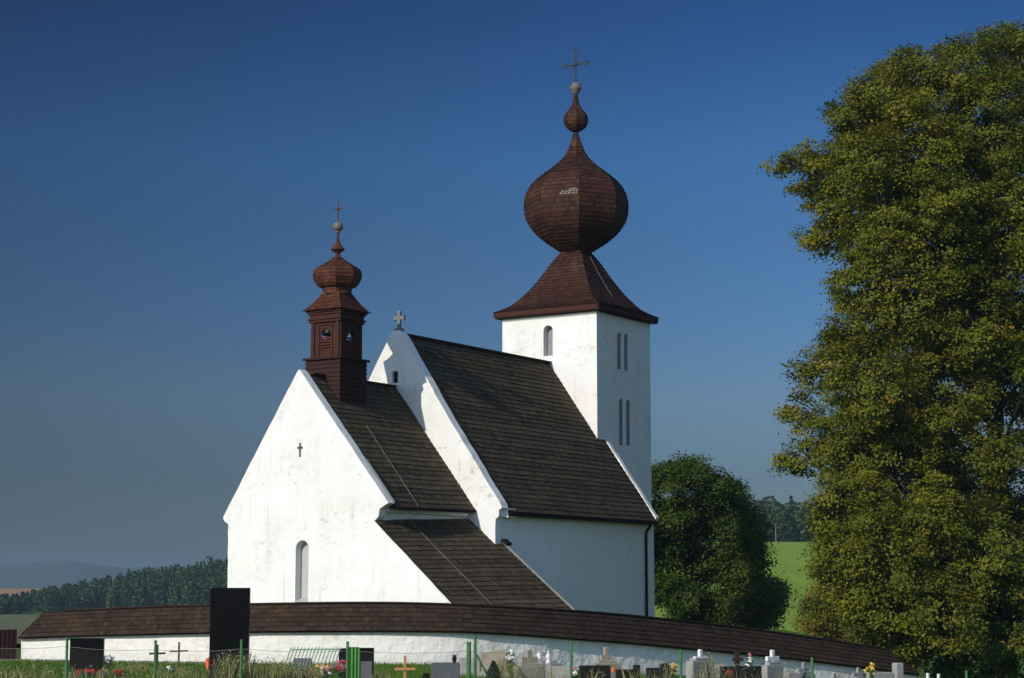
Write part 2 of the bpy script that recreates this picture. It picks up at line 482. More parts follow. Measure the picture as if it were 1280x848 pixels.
def resample_prof(prof, dz):
    out = []
    P = [np.array(p, float) for p in prof]
    seg = [np.linalg.norm(P[i + 1] - P[i]) for i in range(len(P) - 1)]
    # Catmull-Rom through the profile
    for i in range(len(P) - 1):
        p0 = P[max(i - 1, 0)]; p1 = P[i]; p2 = P[i + 1]; p3 = P[min(i + 2, len(P) - 1)]
        for k in range(12):
            t = k / 12
            out.append(0.5 * ((2 * p1) + (-p0 + p2) * t + (2 * p0 - 5 * p1 + 4 * p2 - p3) * t * t + (-p0 + 3 * p1 - 3 * p2 + p3) * t ** 3))
    out.append(P[-1])
    d = [0]
    for i in range(len(out) - 1):
        d.append(d[-1] + np.linalg.norm(out[i + 1] - out[i]))
    n = max(2, int(d[-1] / dz))
    res = []
    for k in range(n + 1):
        s = d[-1] * k / n
        j = min(len(d) - 2, max(0, int(np.searchsorted(d, s)) - 1))
        f = (s - d[j]) / max(1e-9, d[j + 1] - d[j])
        q = out[j] * (1 - f) + out[j + 1] * f
        res.append((float(q[0]), max(0.02, float(q[1]))))
    return res

def shingled_dome(prof, n, rot, c, rowh, wid, th):
    """n-sided shingled cap: prof = (z, corner radius) from the bottom up"""
    mb = MB()
    rs = resample_prof(prof, rowh)
    core = [(z, max(0.01, r - 0.02)) for z, r in rs]
    mb.lathe(core, n, c, rot, 0.3)
    for i in range(len(rs) - 1):
        (z0, r0), (z1, r1) = rs[i], rs[i + 1]
        for k in range(n):
            a0, a1 = rot + 2 * PI * k / n, rot + 2 * PI * (k + 1) / n
            A = (c[0] + r0 * math.cos(a0), c[1] + r0 * math.sin(a0), c[2] + z0)
            B = (c[0] + r0 * math.cos(a1), c[1] + r0 * math.sin(a1), c[2] + z0)
            Cq = (c[0] + r1 * math.cos(a1), c[1] + r1 * math.sin(a1), c[2] + z1)
            D = (c[0] + r1 * math.cos(a0), c[1] + r1 * math.sin(a0), c[2] + z1)
            w_ = (Vector(A) - Vector(B)).length
            course(mb, A, B, Cq, D, max(1, int(w_ / wid)), th, 0.01)
    return mb

def rough_outline(pts, step=0.35, amp=0.022, keep=()):
    out = []
    n = len(pts)
    for i in range(n):
        a, b = Vector((*pts[i], 0)), Vector((*pts[(i + 1) % n], 0))
        L = (b - a).length
        k = max(1, int(L / step))
        nr = Vector((b.y - a.y, a.x - b.x, 0)).normalized()
        for j in range(k):
            p = a.lerp(b, j / k)
            if j and i not in keep:
                p = p + nr * random.uniform(-amp, amp)
            out.append((p.x, p.y))
    return out

def panel(mb, outer, holes, f3, depth, hole_depth, back=True):
    """plate with holes: f3(a, b, d) maps plane coordinates and depth behind the face to 3D"""
    def fill(loops, d, flip):
        bm = bmesh.new()
        for lp in loops:
            vs = [bm.verts.new((p[0], p[1], 0)) for p in lp]
            for i in range(len(vs)):
                bm.edges.new((vs[i], vs[(i + 1) % len(vs)]))
        bmesh.ops.triangle_fill(bm, use_beauty=True, use_dissolve=False, edges=bm.edges[:], normal=(0, 0, 1))
        for fc in bm.faces:
            pts = [f3(v.co.x, v.co.y, d) for v in fc.verts]
            mb.face(pts[::-1] if flip else pts)
        bm.free()
    fill([outer] + holes, 0, False)
    if back:
        fill([outer], depth, True)
    n = len(outer)
    if depth:
        for i in range(n):
            a, b = outer[i], outer[(i + 1) % n]
            mb.face((f3(*a, 0), f3(*a, depth), f3(*b, depth), f3(*b, 0)))
    for h in holes:
        m = len(h)
        for i in range(m):
            a, b = h[i], h[(i + 1) % m]
            mb.face((f3(*a, 0), f3(*b, 0), f3(*b, hole_depth), f3(*a, hole_depth)))

def arch(c, hw, z0, z1, n=10):
    """round-headed opening outline; z1 = crown"""
    sp = z1 - hw
    pts = [(c - hw, z0), (c + hw, z0)]
    for k in range(n + 1):
        a = PI * k / n
        pts.append((c + hw * math.cos(a), sp + hw * math.sin(a)))
    return pts

def rect(a0, a1, b0, b1):
    return [(a0, b0), (a1, b0), (a1, b1), (a0, b1)]

def fix_normals(o):
    bm = bmesh.new(); bm.from_mesh(o.data)
    bmesh.ops.remove_doubles(bm, verts=bm.verts, dist=0.0005)
    bmesh.ops.recalc_face_normals(bm, faces=bm.faces)
    bm.to_mesh(o.data); bm.free()
    return o

# ------------------------------------------------------------------ terrain
def sstep(a, b, x):
    t = np.clip((x - a) / (b - a), 0, 1)
    return t * t * (3 - 2 * t)

def near_h(X, Y):
    ex = 0.13 * np.log1p(np.exp((X - 1.0) / 1.5)) * 1.5
    ex = np.minimum(ex, 5.0)
    h = -1.7 - 0.0145 * np.clip(Y, -50, 140) - ex
    r = np.hypot(X - 0.0, Y - 97.0)
    m = 1 - sstep(14.0, 20.5, r)
    return h * (1 - m) + (-2.0) * m

LP_Y = [0, 130, 300, 700, 900, 1400, 2200, 5000, 9000]
LP_H = [-4, -4, -10, -11.5, -8.5, -4, 2, -40, -60]
RP_Y = [0, 130, 300, 500, 620, 800, 1500, 5000, 9000]
RP_H = [-7, -7, 0.5, 12.4, 17, 22, 12, -40, -60]
def gh(X, Y):
    """height relative to the camera, + CAM_Z gives z"""
    X = np.asarray(X, float); Y = np.asarray(Y, float)
    t = X / np.maximum(Y, 60.0)
    s = sstep(-0.04, 0.09, t)
    far = np.interp(Y, LP_Y, LP_H) * (1 - s) + np.interp(Y, RP_Y, RP_H) * s
    k = sstep(118, 200, Y)
    k = np.maximum(k, sstep(70, 160, np.abs(X)))
    return near_h(X, Y) * (1 - k) + far * k + CAM_Z

def grid(name, xs, ys, m, off=0.0, fn=gh):
    X, Y = np.meshgrid(xs, ys)
    Z = fn(X, Y) + off
    v = np.stack([X.ravel(), Y.ravel(), Z.ravel()], 1)
    nx, ny = len(xs), len(ys)
    i = np.arange(nx * ny).reshape(ny, nx)
    f = np.stack([i[:-1, :-1].ravel(), i[:-1, 1:].ravel(), i[1:, 1:].ravel(), i[1:, :-1].ravel()], 1)
    me = bpy.data.meshes.new(name)
    me.from_pydata(v.tolist(), [], f.tolist())
    me.polygons.foreach_set('use_smooth', [True] * len(me.polygons))
    me.materials.append(m)
    o = bpy.data.objects.new(name, me)
    C.objects.link(o)
    return o

xs = np.concatenate([[-9000, -6000, -4000, -2500, -1700, -1200, -900], np.arange(-700, -100, 30), np.arange(-100, -40, 8), np.arange(-40, 40, 1.0), np.arange(40, 100, 8), np.arange(100, 701, 30), [900, 1200, 1700, 2500, 4000, 6000, 9000]])
ys = np.concatenate([[-300, -150, -60, -20], np.arange(0, 130, 1.5), np.arange(130, 200, 6), np.arange(200, 1000, 25), np.arange(1000, 2400, 100), [2600, 3200, 4000, 5000, 6000, 7500, 9000]])
tag(grid('ground', xs, ys, M['ground']), kind='structure')

def wedge_grid(name, t0, t1, y0, y1, m, off):
    """field sheet between two bearings, following the terrain"""
    ny, nx = 60, 24
    Ys = np.linspace(y0, y1, ny)
    v = []; f = []
    for j, y in enumerate(Ys):
        for i in range(nx):
            t = t0 + (t1 - t0) * i / (nx - 1)
            v.append((t * y, y, float(gh(t * y, y)) + off))
    for j in range(ny - 1):
        for i in range(nx - 1):
            a = j * nx + i
            f.append((a, a + 1, a + nx + 1, a + nx))
    me = bpy.data.meshes.new(name); me.from_pydata(v, [], f); me.materials.append(m)
    me.polygons.foreach_set('use_smooth', [True] * len(me.polygons))
    o = bpy.data.objects.new(name, me); C.objects.link(o)
    return tag(o, kind='structure')

wedge_grid('green_field', 0.07, 0.33, 190, 520, M['greenfield'], 0.12)
wedge_grid('meadow', -0.24, -0.10, 620, 800, M['stubblestrip'], 0.35)
M['olivefield'] = mat('dull_pasture', lambda t: ramp(t, tex_noise(t, 0.06, 7, (1, 0.4, 1)), [(0.3, (0.095, 0.11, 0.05)), (0.7, (0.14, 0.145, 0.07))]), 0.95, 0.05)
wedge_grid('pasture', -0.34, -0.226, 112, 800, M['olivefield'], 0.25)
wedge_grid('stubble_field', -0.34, -0.215, 1150, 2200, M['tanfield'], 0.8)

# far hills
def hill_fn(X, Y):
    out = np.zeros_like(X)
    for i in range(X.shape[0]):
        for j in range(X.shape[1]):
            t = X[i, j] / Y[i, j]
            s = (Y[i, j] - 5200) / 1800.0
            prof = math.sin(PI * min(1, max(0, s)))
            base = float(np.interp(t, [-.42, -.30, -.262, -.235, -.215, -.195, -.175, -.15, -.1, .1, .3], [70, 112, 124, 121, 112, 100, 104, 98, 80, 60, 70]))
            base += 7 * mnoise.noise((t * 40, 1.7, 0)) + 14 * mnoise.noise((t * 25, Y[i, j] / 500, 4.0))
            out[i, j] = -45 + max(0, base) * prof * 1.15 + CAM_Z
    return out
hx = np.linspace(-0.42, 0.42, 160)
def hill_grid():
    ys2 = np.linspace(5200, 7000, 24)
    v = []; f = []
    T, Yg = np.meshgrid(hx, ys2)
    Z = hill_fn(T * Yg, Yg)
    for j in range(len(ys2)):
        for i in range(len(hx)):
            v.append((T[j, i] * Yg[j, i], Yg[j, i], Z[j, i]))
    nx = len(hx)
    for j in range(len(ys2) - 1):
        for i in range(nx - 1):
            a = j * nx + i
            f.append((a, a + 1, a + nx + 1, a + nx))
    me = bpy.data.meshes.new('hills'); me.from_pydata(v, [], f); me.materials.append(M['hills'])
    me.polygons.foreach_set('use_smooth', [True] * len(me.polygons))
    o = bpy.data.objects.new('hills', me); C.objects.link(o)
    tag(o, kind='structure')
hill_grid()

# haze: one closed box of even air
HAZE_TOP, HAZE_D = 125.0, 0.00019
hb = MB(); hb.box((0, 3600, (HAZE_TOP - 80) / 2), (19000, 11800, HAZE_TOP + 80))
hm = bpy.data.materials.new('haze_air'); hm.use_nodes = True
hn = hm.node_tree; hn.nodes.clear()
ho = hn.nodes.new('ShaderNodeOutputMaterial'); hv = hn.nodes.new('ShaderNodeVolumePrincipled')
hv.inputs['Color'].default_value = (0.24, 0.33, 0.44, 1)
hv.inputs['Density'].default_value = HAZE_D
hv.inputs['Anisotropy'].default_value = 0.0
hn.links.new(hv.outputs[0], ho.inputs['Volume'])
tag(hb.build('haze', hm), 'thin bluish morning haze over the valley', 'haze', kind='stuff')

# ------------------------------------------------------------------ leaf clouds
def leaf_mesh(name, pos, size, m, parent=None, up=0.35, tints=None, normals_bias=None, asp=0.6, nscale=1.0):
    n = len(pos)
    nrm = RNG.normal(size=(n, 3)) * nscale; nrm[:, 2] = np.abs(nrm[:, 2]) + up
    if normals_bias is not None: nrm += normals_bias
    nrm /= np.linalg.norm(nrm, axis=1)[:, None]
    r = RNG.normal(size=(n, 3))
    a = np.cross(nrm, r); a /= np.linalg.norm(a, axis=1)[:, None]
    b = np.cross(nrm, a)
    s = size * RNG.uniform(0.65, 1.35, n)[:, None]
    L, W = s * 0.5, s * 0.5 * asp
    fold = nrm * (s * 0.10)
    v = np.empty((n, 4, 3))
    v[:, 0] = pos - a * L; v[:, 1] = pos + b * W + fold - a * L * 0.1; v[:, 2] = pos + a * L; v[:, 3] = pos - b * W + fold - a * L * 0.1
    me = bpy.data.meshes.new(name)
    me.vertices.add(4 * n); me.vertices.foreach_set('co', v.reshape(-1).astype(np.float32))
    me.loops.add(4 * n); me.loops.foreach_set('vertex_index', np.arange(4 * n, dtype=np.int32))
    me.polygons.add(n)
    me.polygons.foreach_set('loop_start', np.arange(0, 4 * n, 4, dtype=np.int32))
    me.polygons.foreach_set('loop_total', np.full(n, 4, dtype=np.int32))
    me.update(calc_edges=True)
    at_ = me.attributes.new('tint', 'FLOAT', 'FACE')
    if tints is None: tints = RNG.uniform(0, 1, n)
    at_.data.foreach_set('value', tints.astype(np.float32))
    me.materials.append(m)
    o = bpy.data.objects.new(name, me); C.objects.link(o)
    if parent: o.parent = parent
    return o

def crown(lobes, per, sig, subs, warm=0.0):
    """lobes: (x, y, z, rx, ry, rz) -> leaf positions and tints, clumped in sprays"""
    P = []; T = []; B = []; tips = []
    for (x, y, z, rx, ry, rz) in lobes:
        vol = rx * rz
        ns = max(5, int(subs * vol))
        d = RNG.normal(size=(ns, 3)); d /= np.linalg.norm(d, axis=1)[:, None]
        rr = RNG.uniform(0.35, 1.0, ns) ** 0.6
        c = np.array([x, y, z]) + d * rr[:, None] * np.array([rx, ry, rz])
        lob_t = RNG.normal(0, 0.07)
        for q in c:
            k = int(per * RNG.uniform(0.6, 1.4))
            off = RNG.normal(size=(k, 3)) * np.array([sig, sig, sig * 0.62])
            ang = math.atan2(q[1] - y, q[0] - x)
            hd = np.hypot(off[:, 0], off[:, 1])
            off[:, 2] -= hd * 0.18
            P.append(q + off)
            ob = (q - np.array([x, y, z])) / np.array([rx, ry, rz]) * 0.75 + RNG.normal(size=3) * 0.25
            B.append(np.repeat(ob[None, :], k, 0))
            ct = RNG.normal(0.43 + lob_t, 0.14)
            tt = np.clip(RNG.normal(ct, 0.10, k), 0, 0.92)
            if RNG.uniform() < warm:
                hot = RNG.uniform(size=k) < 0.35
                tt[hot] = RNG.uniform(0.93, 1.0, hot.sum())
            T.append(tt)
        tips.append(c[: max(3, ns // 4)])
    return np.concatenate(P), np.concatenate(T), tips, np.concatenate(B)

def limbs(mb, base, top, lobes, tips, r0, fork=0.35):
    """trunk with bends, limbs to every lobe, twigs to spray tips"""
    base, top = Vector(base), Vector(top)
    tr = []
    for k in range(9):
        p = base.lerp(top, k / 8)
        p += Vector((random.uniform(-.15, .15), random.uniform(-.15, .15), 0)) * r0 * (0 if k == 0 else 1)
        tr.append(p)
    rad = [r0 * (1.5 if k == 0 else 1.08 if k == 1 else 1 - 0.085 * k) for k in range(9)]
    mb.tube(tr, rad, 12)
    for (x, y, z, rx, ry, rz), tp in zip(lobes, tips):
        c = Vector((x, y, z))
        hd = (Vector((x, y, 0)) - Vector((base.x, base.y, 0))).length
        zz = z - 0.55 * hd - rz * 0.4
        f = (zz - base.z) / (top.z - base.z)
        f = min(1.0, max(0.16, f))
        s = tr[min(8, int(f * 8))].lerp(tr[min(8, int(f * 8) + 1)], f * 8 - int(f * 8))
        d = c - s
        mid = s + d * 0.5 + Vector((random.uniform(-.2, .2), random.uniform(-.2, .2), 0.10)) * d.length * 0.5
        rr = r0 * 0.06 + 0.008 * d.length
        pts = []
        for k in range(6):
            t = k / 5
            pts.append(s * (1 - t) ** 2 + mid * 2 * t * (1 - t) + c * t * t)
        mb.tube(pts, [rr * (1 - 0.7 * k / 5) for k in range(6)], 6)
        for q in tp:
            q = Vector(q)
            m2 = c.lerp(q, 0.5) + Vector((random.uniform(-.2, .2), random.uniform(-.2, .2), .15)) * 0.5
            mb.tube([pts[4], m2, q], [rr * 0.3, rr * 0.2, 0.008], 4, cap=False)

def make_tree(name, label, cat, base_px, Y, lobes_px, leafmat, per, sig, subs, size, r0, top_px, warm=0.0, group=None, depth=0.8, up=0.35):
    bx = at(base_px[0], base_px[1], Y)
    bz = float(gh(bx.x, bx.y)) - 0.15
    root = empty(name, (bx.x, bx.y, bz))
    tag(root, label, cat, group)
    mpp = Y / FPX
    lobes = []
    for l in lobes_px:
        x, y, rx, ry = l[:4]
        dz = l[4] if len(l) > 4 else 0.0
        p = at(x, y, Y + dz)
        lobes.append((p.x - bx.x, p.y - bx.y, p.z - bz, rx * mpp, max(rx, ry) * mpp * depth, ry * mpp))
    P, T, tips, B = crown(lobes, per, sig, subs, warm)
    print(name, len(P), 'leaves')
    leaf_mesh('crown', P, size, leafmat, root, up, T, B, 0.62, 0.5)
    tb = MB()
    tp = at(top_px[0], top_px[1], Y)
    limbs(tb, (0, 0, 0), (tp.x - bx.x, tp.y - bx.y, tp.z - bz), lobes, tips, r0)
    tb.build('trunk', M['bark'], root, True)
    return root

#TREES
BIG = [(1150, 88, 52, 42), (1215, 80, 55, 45), (1262, 62, 45, 42), (1098, 112, 48, 34), (1066, 148, 36, 30), (1012, 192, 36, 17), (976, 200, 22, 13),
       (1022, 238, 36, 20), (1078, 215, 50, 40), (1150, 185, 60, 52), (1235, 165, 60, 60), (1034, 292, 32, 22), (1100, 295, 55, 42), (1180, 285, 62, 52),
       (1255, 280, 60, 60), (1078, 348, 38, 26), (1135, 385, 60, 44), (1212, 395, 70, 55), (1062, 424, 36, 26), (1022, 462, 36, 27), (1000, 512, 27, 24),
       (1090, 475, 60, 45), (1170, 485, 66, 52), (1255, 475, 55, 55), (1006, 575, 34, 22), (1060, 556, 52, 42), (1130, 585, 62, 52), (1205, 595, 62, 52),
       (1058, 636, 44, 32), (1050, 694, 34, 26), (1105, 688, 52, 44), (1170, 690, 62, 52), (1235, 690, 50, 50), (1118, 752, 40, 30), (1180, 765, 50, 40), (1075, 740, 36, 28), (1050, 725, 26, 22), (1095, 785, 34, 20), (1130, 805, 36, 24), (1022, 215, 34, 20), (1040, 262, 34, 20), (1012, 300, 20, 14)]
big = []
for (x, y, rx, ry) in BIG:
    ry = ry * (1.0 if y < 130 else 1.32 if x > 1030 else 1.15); y = y + (10 if y < 130 else 0)
    dx = (x - 1262) / 300.0
    dep = 8.5 * math.sqrt(max(0.06, 1 - min(1, dx * dx))) * (0.45 + 0.55 * min(1, (y + 40) / 300))
    if x < 1045:
        big.append((x, y, rx, ry, random.uniform(-2.0, 2.0)))
    else:
        big.append((x, y, rx, ry, -dep * random.uniform(0.55, 1.0)) if not (x > 1200 and 470 < y < 620) else (x + 40, y - 30, rx * .6, ry * .5, -dep * .8))
        big.append((x + random.uniform(-15, 15), y + random.uniform(-12, 12), rx, ry, dep * random.uniform(-0.2, 0.9)))
for k_ in range(34):
    y = random.uniform(90, 760)
    x = random.uniform(1085 if y < 400 else 1050, 1290)
    if x > 1195 and 450 < y < 690: continue       # the fork of the trunk shows here
    big.append((x, y, random.uniform(30, 48), random.uniform(28, 40), random.uniform(-8.5, 4)))
for (x, y, rx, ry) in BIG:
    if x < 1215:
        big.append((2 * 1262 - x - 20, y + random.uniform(-20, 20), rx * 1.2, ry * 1.5, random.uniform(-6, 6)))
make_tree('linden_tree', 'huge old linden tree turning yellow, filling the right side beyond the churchyard wall', 'tree', (1252, 860), 94, big, M['leaf_linden'],
          86, 0.27, 17.0, 0.165, 0.62, (1240, 150), warm=0.035)

MID = [(846, 596, 34, 24), (888, 606, 38, 26), (838, 640, 34, 32), (880, 650, 42, 34), (915, 640, 30, 30), (930, 668, 26, 26), (835, 690, 32, 32), (875, 700, 42, 36), (918, 706, 38, 32),
       (950, 728, 28, 20), (966, 740, 18, 13), (845, 742, 36, 30), (890, 752, 42, 28), (935, 764, 34, 20), (958, 776, 18, 11), (850, 778, 34, 18), (912, 618, 34, 24), (940, 690, 30, 26), (925, 660, 34, 30), (958, 745, 26, 20), (900, 775, 40, 18), (930, 776, 40, 18), (955, 760, 28, 20), (940, 735, 36, 26), (866, 590, 36, 20), (818, 660, 30, 50), (800, 720, 40, 50), (780, 650, 40, 50), (800, 600, 30, 26)]
mid = []
for (x, y, rx, ry) in MID:
    mid.append((x, y, rx * .82, ry * .80, random.uniform(-4.2, -0.2)))
    mid.append((x + random.uniform(-9, 9), y + random.uniform(-9, 9), rx * .85, ry * .8, random.uniform(0, 3.5)))
make_tree('leafy_tree', 'dark green round tree standing behind the church beside its tower', 'tree', (872, 830), 128, mid, M['leaf_dark'],
          90, 0.34, 15.0, 0.19, 0.40, (868, 640))

OLV = [(1018, 757, 20, 15), (1042, 764, 22, 17), (1022, 782, 24, 14), (1056, 784, 24, 16), (1004, 780, 12, 9), (1062, 760, 18, 15), (1032, 742, 14, 11), (1040, 795, 26, 12), (1078, 790, 20, 15)]
make_tree('shrub', 'low olive brown shrub against the green field, just above the churchyard wall', 'shrub', (1034, 815), 112, [(a, b, c, d, random.uniform(-1, 1)) for a, b, c, d in OLV], M['leaf_olive'],
          70, 0.26, 30.0, 0.15, 0.08, (1034, 770), warm=0.05)
BSH = [(1100, 800, 24, 18), (1135, 808, 30, 24), (1170, 815, 34, 28), (1150, 780, 26, 20), (1195, 835, 30, 26)]
make_tree('shrub', 'green bush with a few orange leaves beneath the linden, behind the end of the wall', 'shrub', (1145, 850), 97, [(a, b, c, d, random.uniform(-1.5, 1.5)) for a, b, c, d in BSH], M['leaf_bush'],
          60, 0.28, 20.0, 0.18, 0.10, (1145, 800), warm=0.06)
BS2 = [(1215, 790, 34, 28), (1255, 800, 34, 30), (1232, 830, 36, 28), (1275, 835, 34, 30), (1300, 800, 34, 34), (1205, 845, 26, 20)]
make_tree('shrub', 'dark bushy undergrowth around the foot of the linden trunk at the right edge', 'shrub', (1245, 865), 90, [(a, b, c, d, random.uniform(-1.5, 1.5)) for a, b, c, d in BS2], M['leaf_bush'],
          60, 0.28, 18.0, 0.18, 0.10, (1245, 800), warm=0.03)

def forest(name, label, spots, size, m, npt=70):
    P = []; T = []
    for (x, y, z, r, h, conif) in spots:
        k = npt
        u = RNG.uniform(0.0, 1.0, k)
        prof = (1 - u) ** 0.8 if conif else np.sin(np.clip(u, 0.05, 0.98) * PI) ** 0.6 * (1 - 0.3 * u)
        a = RNG.uniform(0, 2 * PI, k)
        rad = r * prof * RNG.uniform(0.75, 1.05, k)
        P.append(np.stack([x + rad * np.cos(a), y + rad * np.sin(a), z + h * (0.05 + 0.95 * u)], 1))
        T.append(np.clip(RNG.normal(RNG.uniform(0.05, 0.95), 0.12, k), 0, 1))
    o = leaf_mesh(name, np.concatenate(P), size, m, None, 0.6, np.concatenate(T), asp=0.9)
    return tag(o, label, 'woodland', kind='stuff')

sp = []
def add_spot(t, Y, hh, con):
    x = t * Y
    z = float(gh(x, Y))
    sp.append((x, Y, z - 0.5, hh * random.uniform(0.16, 0.24) if con else hh * random.uniform(0.26, 0.36), hh, con))
for i in range(900):
    t = random.uniform(-0.262, -0.10)
    Y = random.uniform(815, 1010)
    k = (t + 0.262) / 0.162
    if Y < 830 + 40 * (1 - k) * random.random(): continue
    topw = 738 - (742 - 62 * min(1, k * 1.12) ** 0.9)      # wooded slope climbs to the right
    hh = max(5, (topw / FPX) * Y - (float(gh(t * Y, Y)) - CAM_Z)) * (0.70 + 0.3 * (Y - 815) / 195) * random.uniform(0.80, 1.10)
    add_spot(t, Y, hh, random.random() < 0.75)
for i in range(26):
    t = random.uniform(-0.275, -0.258); add_spot(t, random.uniform(800, 860), random.uniform(5, 9), False)
forest('forest', 'dense dark mixed forest climbing the slope left of the church', sp, 1.2, M['wood_far'], 210)
sp = []
for i in range(520):
    t = random.uniform(0.05, 0.33)
    Y = random.uniform(535, 700)
    hh = (116 / FPX * Y - (float(gh(t * Y, Y)) - CAM_Z)) * (0.66 + 0.34 * (Y - 535) / 165) * random.uniform(0.80, 1.08)
    add_spot(t, Y, hh, random.random() < 0.2)
forest('forest', 'hazy broadleaf forest along the top of the green field', sp, 1.3, M['wood_far'], 210)

# utility pole at the top of the field
p = at(970, 680, 505)
root = empty('utility_pole', (p.x, p.y, float(gh(p.x, p.y))))
tag(root, 'thin pale utility pole at the upper edge of the green field', 'utility pole')
b = MB(); b.tube([(0, 0, -0.5), (0, 0, 5.2)], [0.13, 0.09], 8); b.build('pole', M['castone'], root)
b = MB(); b.box((0, 0, 4.9), (2.6, 0.12, 0.12)); b.build('crossarm', M['darkwood'], root)
b = MB()
for sx in (-1.2, 1.2):
    b.tube([(sx - 55, 0, 5.3), (sx - 25, 0, 4.7), (sx, 0, 5.0), (sx + 28, 0, 4.7), (sx + 55, 0, 5.5)], 0.03, 4)
b.build('cable', M['iron'], root)

# ------------------------------------------------------------------ the church
AL = R(32.6)
G = -2.0                      # ground at the church, relative to the camera
church = empty('church', (-9.45, 85.0, CAM_Z + G), -AL)
tag(church, 'whitewashed village church with dark shingle roofs, onion domed tower and small red brown bell turret', 'church')
def L(u, v, w):
    return Vector((v, u, w - G))
BOT = -2.9

# chancel gable (also closes the lean-to): one plastered wall
GT = 0.5
outer = [(-4.22, BOT), (9.6, BOT), (9.45, -1.62), (8.13, -0.50), (6.1, 1.26), (4.08, 3.03), (4.30, 3.22), (4.36, 3.55), (4.62, 3.70), (4.84, 3.80),
         (2.3, 6.90), (-0.13, 9.86), (-0.27, 9.97), (-0.38, 9.84), (-2.4, 6.78), (-4.62, 3.36), (-4.55, 3.20), (-4.30, 3.05)]
outer = rough_outline(outer, 0.4, 0.013)
win = arch(0.08, 0.37, -0.46, 2.25)
crs = [(-0.19, 5.98), (-0.07, 5.98), (-0.07, 6.34), (0.02, 6.34), (0.02, 6.46), (-0.07, 6.46), (-0.07, 6.62), (-0.19, 6.62), (-0.19, 6.46), (-0.29, 6.46), (-0.29, 6.34), (-0.19, 6.34)]
mb = MB()
panel(mb, outer, [win, crs], lambda a, b_, d: L(d, a, b_), GT, 0.4)
# side walls, with the small cornice under the eaves
mb.face((L(GT, 4.18, BOT), L(7.0, 4.18, BOT), L(7.0, 4.18, 3.62), L(GT, 4.18, 3.62)))
mb.face((L(GT, -4.18, BOT), L(GT, -4.18, 3.3), L(7.0, -4.18, 3.3), L(7.0, -4.18, BOT)))
mb.box(L(3.72, 4.29, 3.52), (0.22, 6.36, 0.16))
cw = mb.build('chancel_wall', M['plaster'], church); fix_normals(cw)
mb = MB(); mb.face([L(0.39, a, b_) for a, b_ in win]); mb.box(L(0.2, 0.08, -0.44), (0.74, 0.5, 0.10), rx=R(20)); mb.build('window', M['plaster_grey'], cw)
mb = MB(); mb.face([L(0.38, a, b_) for a, b_ in crs]); mb.build('cross_opening', M['hole'], cw)

# chancel roof
mb = MB()
RA = L(GT + 0.01, 4.86, 3.62); RB = L(7.0, 4.70, 3.74); RC = L(7.0, 0, 9.83); RD = L(GT + 0.01, 0, 9.78)
shingle_patch(mb, RA, RB, RC, RD, 27, 0.14, 0.032)
NA = L(7.0, -4.70, 3.4); NB = L(GT + 0.01, -4.75, 3.35); 
shingle_patch(mb, NA, NB, RD, RC, 27, 0.3, 0.035)
for k in range(32):
    u0 = GT + 0.03 + k * 0.2
    mb.box(L(u0 + 0.1, 0.02, 9.83), (0.34, 0.21, 0.05), tint=random.uniform(0.3, 0.7))
chr_ = mb.build('chancel_roof', M['shingle'], church)
mb = MB(); slab(mb, (RA, RB, RC, RD), 0.015, 0.10); slab(mb, (NA, NB, RD, RC), 0.015, 0.10); mb.build('roof_deck', M['deck'], chr_)
mb = MB(); mb.tube([L(GT + 0.02, 4.88, 3.60), L(6.98, 4.72, 3.70)], 0.07, 8); mb.build('gutter', M['fascia'], chr_)
# lead strip along the gable edge
mb = MB()
mb.tube([L(0.42, 3.3, 5.77), L(0.42, 3.9, 5.03), L(0.42, 4.86, 3.84)], 0.04, 6)
mb.build('gable_flashing', M['wire'], cw)

# lean-to
mb = MB()
AA = L(0.05, 9.45, -1.55); AB = L(7.55, 10.5, -1.55); AC = L(7.55, 4.42, 3.30); AD = L(0.05, 4.12, 3.06)
shingle_patch(mb, AA, AB, AC, AD, 24, 0.14, 0.032)
ar = mb.build('lean_to_roof', M['shingle'], church)
mb = MB(); slab(mb, (AA, AB, AC, AD), 0.015, 0.12); mb.build('roof_deck', M['deck'], ar)
mb = MB()
e1, e2 = L(7.56, 10.5, -1.48), L(7.56, 5.9, 2.22)
mb.tube([e1, e2], 0.035, 6)
mb.build('verge_strip', M['brownstone'], ar)
mb = MB()
for (p0, p1, p2, p3) in ((( .5, 9.3, BOT), (7.45, 9.7, BOT), (7.45, 9.7, -1.05), (.5, 9.3, -1.55)), ((7.45, 9.7, BOT), (7.45, 4.2, BOT), (7.45, 4.2, 3.30), (7.45, 9.7, -1.05))):
    mb.face((L(*p0), L(*p1), L(*p2), L(*p3)))
fix_normals(mb.build('lean_to_wall', M['plaster'], church))

# nave east gable
NU = 7.0
outer = [(-5.82, BOT), (5.82, BOT), (5.82, 2.9), (5.84, 3.30), (6.02, 3.42), (6.02, 3.72), (6.20, 3.82), (6.05, 4.10),
         (3.2, 8.10), (0.46, 12.26), (0.24, 12.53), (-0.14, 12.53), (-0.36, 12.24), (-1.75, 9.96), (-4.2, 6.2), (-6.15, 3.85), (-6.05, 3.5), (-5.82, 3.2)]
outer = rough_outline(outer, 0.45, 0.018)
win = rect(-0.16, 0.18, 9.98, 10.55)
mb = MB()
panel(mb, outer, [win], lambda a, b_, d: L(NU + d, a, b_), 0.55, 0.16)
mb.box(L(NU + 0.9, 6.0, 3.60), (0.34, 0.7, 0.42))
ng = mb.build('nave_gable', M['plaster'], church); fix_normals(ng)
mb = MB(); mb.face([L(NU + 0.155, a, b_) for a, b_ in win]); mb.build('window', M['hole'], ng)
